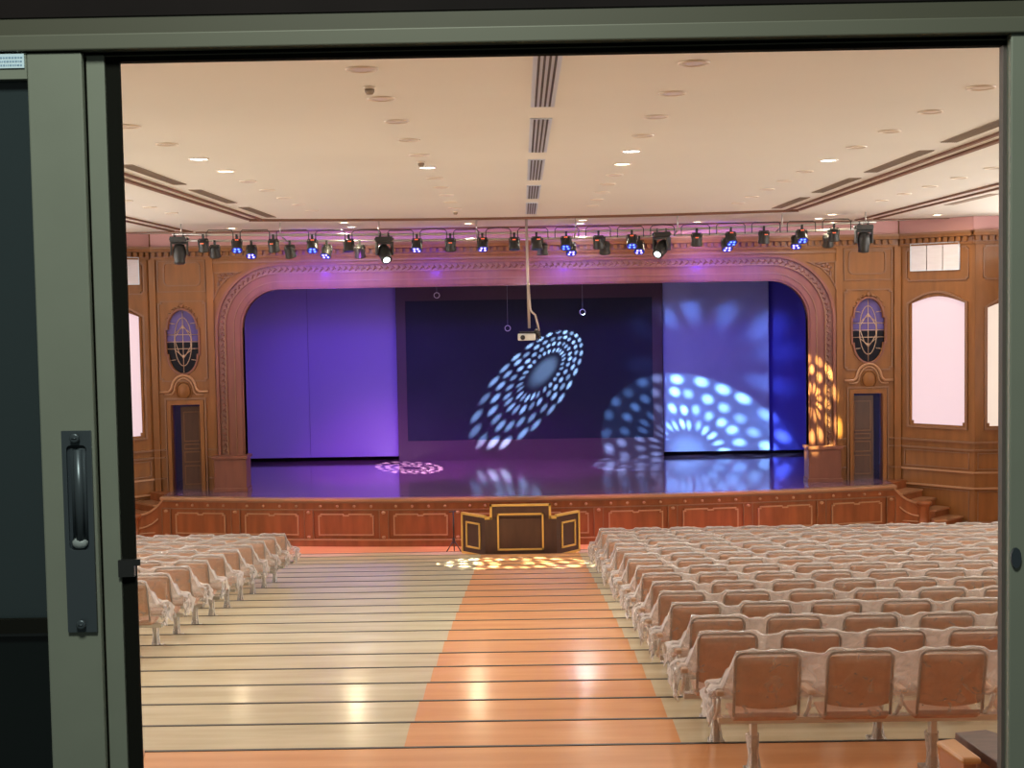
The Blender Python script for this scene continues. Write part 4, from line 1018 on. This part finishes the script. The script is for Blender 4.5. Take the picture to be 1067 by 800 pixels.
def ws(o): o.parent = sash; o.matrix_parent_inverse = Matrix.Translation(-Vector(sash.location)); return o
ws(MB().box(-.510, -.4625, WY-.012, WY-.004, Zb, 5.9825).build('sash_stile', ALU, bevel=.0015))
ws(MB().box(-.62, -.510, WY-.012, WY+.02, 5.9605, 5.9825).build('top_rail', ALU))
ws(MB().box(-.62, -.509, WY-.002, WY+.004, 5.478, 5.962).build('glass_pane', GLASSD))
ws(MB().box(-.62, -.509, WY-.002, WY+.004, Zb, 5.4779).build('lower_pane', mat('dark_view_glass', (.006, .009, .009), .08)))  # one pane split; the dark view beyond is painted in here
ws(MB().box(-.62, -.509, WY-.010, WY-.002, 5.478, 5.490).build('glazing_bar', GASK))
ws(MB().box(-.62, -.509, WY-.006, WY-.002, 5.4745, 5.4772).build('glazing_bar_edge', mat('grey_edge', (.10, .11, .11), .4)))
# label on the top rail
ws(MB().box(-.62, -.5115, WY-.0135, WY-.012, 5.9695, 5.9815).build('paper_label', LABEL))
b = MB(); rng = random.Random(3)
for rw in range(3):
    x_ = -.538
    while x_ < -.5135:
        w_ = rng.uniform(.0008, .0022)
        b.box(x_, x_+w_, WY-.0138, WY-.0136, 5.9712+rw*.0032, 5.9712+rw*.0032+.0014); x_ += w_+.0007
ws(b.build('label_print', LABELT))
# flush pull handle
def hp(o): return ws(o)
hp(plate('pull_plate', [rect(-.4905, -.4650, 5.4795, 5.6565), round_rect(-.4868, -.4690, 5.552, 5.6440, .004)], 0, .0035, HANDM, None, WF(0, WY-.012, 1, 0, 0, -1)))
b = MB(); b.box(-.4868, -.4690, WY-.0124, WY-.0121, 5.552, 5.644); hp(b.build('pull_recess', HANDD))
b = MB(); b.ell((-.4778, WY-.0140, 5.5580), (.0075, .004, .005)); hp(b.build('pull_lip', mat('handle_bright', (.45, .50, .50), .25, metal=.4), None, True))
b = MB(); b.box(-.4835, -.4705, WY-.0140, WY-.0124, 5.558, 5.641); b.tube([(-.4770, WY-.0130, 5.560), (-.4770, WY-.0130, 5.640)], .0045, 10); hp(b.build('pull_scoop', HANDM, None, True))  # lighter inner side of the recess, drawn as a raised plate
for z_ in (5.6505, 5.487):
    b = MB(); b.lathe([(.0042, 0), (.0042, .0015), (.003, .002)], Matrix.Translation((-.4778, WY-.0185, z_)) @ Matrix.Rotation(PI/2, 4, 'X'), 14); b.box(-.4800, -.4756, WY-.0212, WY-.0205, z_-.0004, z_+.0004)
    hp(b.build('screw', HANDM, None, True))
b = MB(); b.prism([(-.447, WY-.008), (-.4335, WY-.006), (-.4335, WY-.001), (-.447, WY-.001)], 5.526, 5.541); b.prism([(-.4335, WY-.006), (-.4285, WY-.003), (-.4335, WY-.001)], 5.5355, 5.541)
ws(b.build('latch', BLACK))
# dark valance above the window, seen along the very top
tag(MB().box(-.75, .6, WY-.0155, WY+.02, 6.0115, 6.09).build(trim_name(), HEADD), kind='structure')
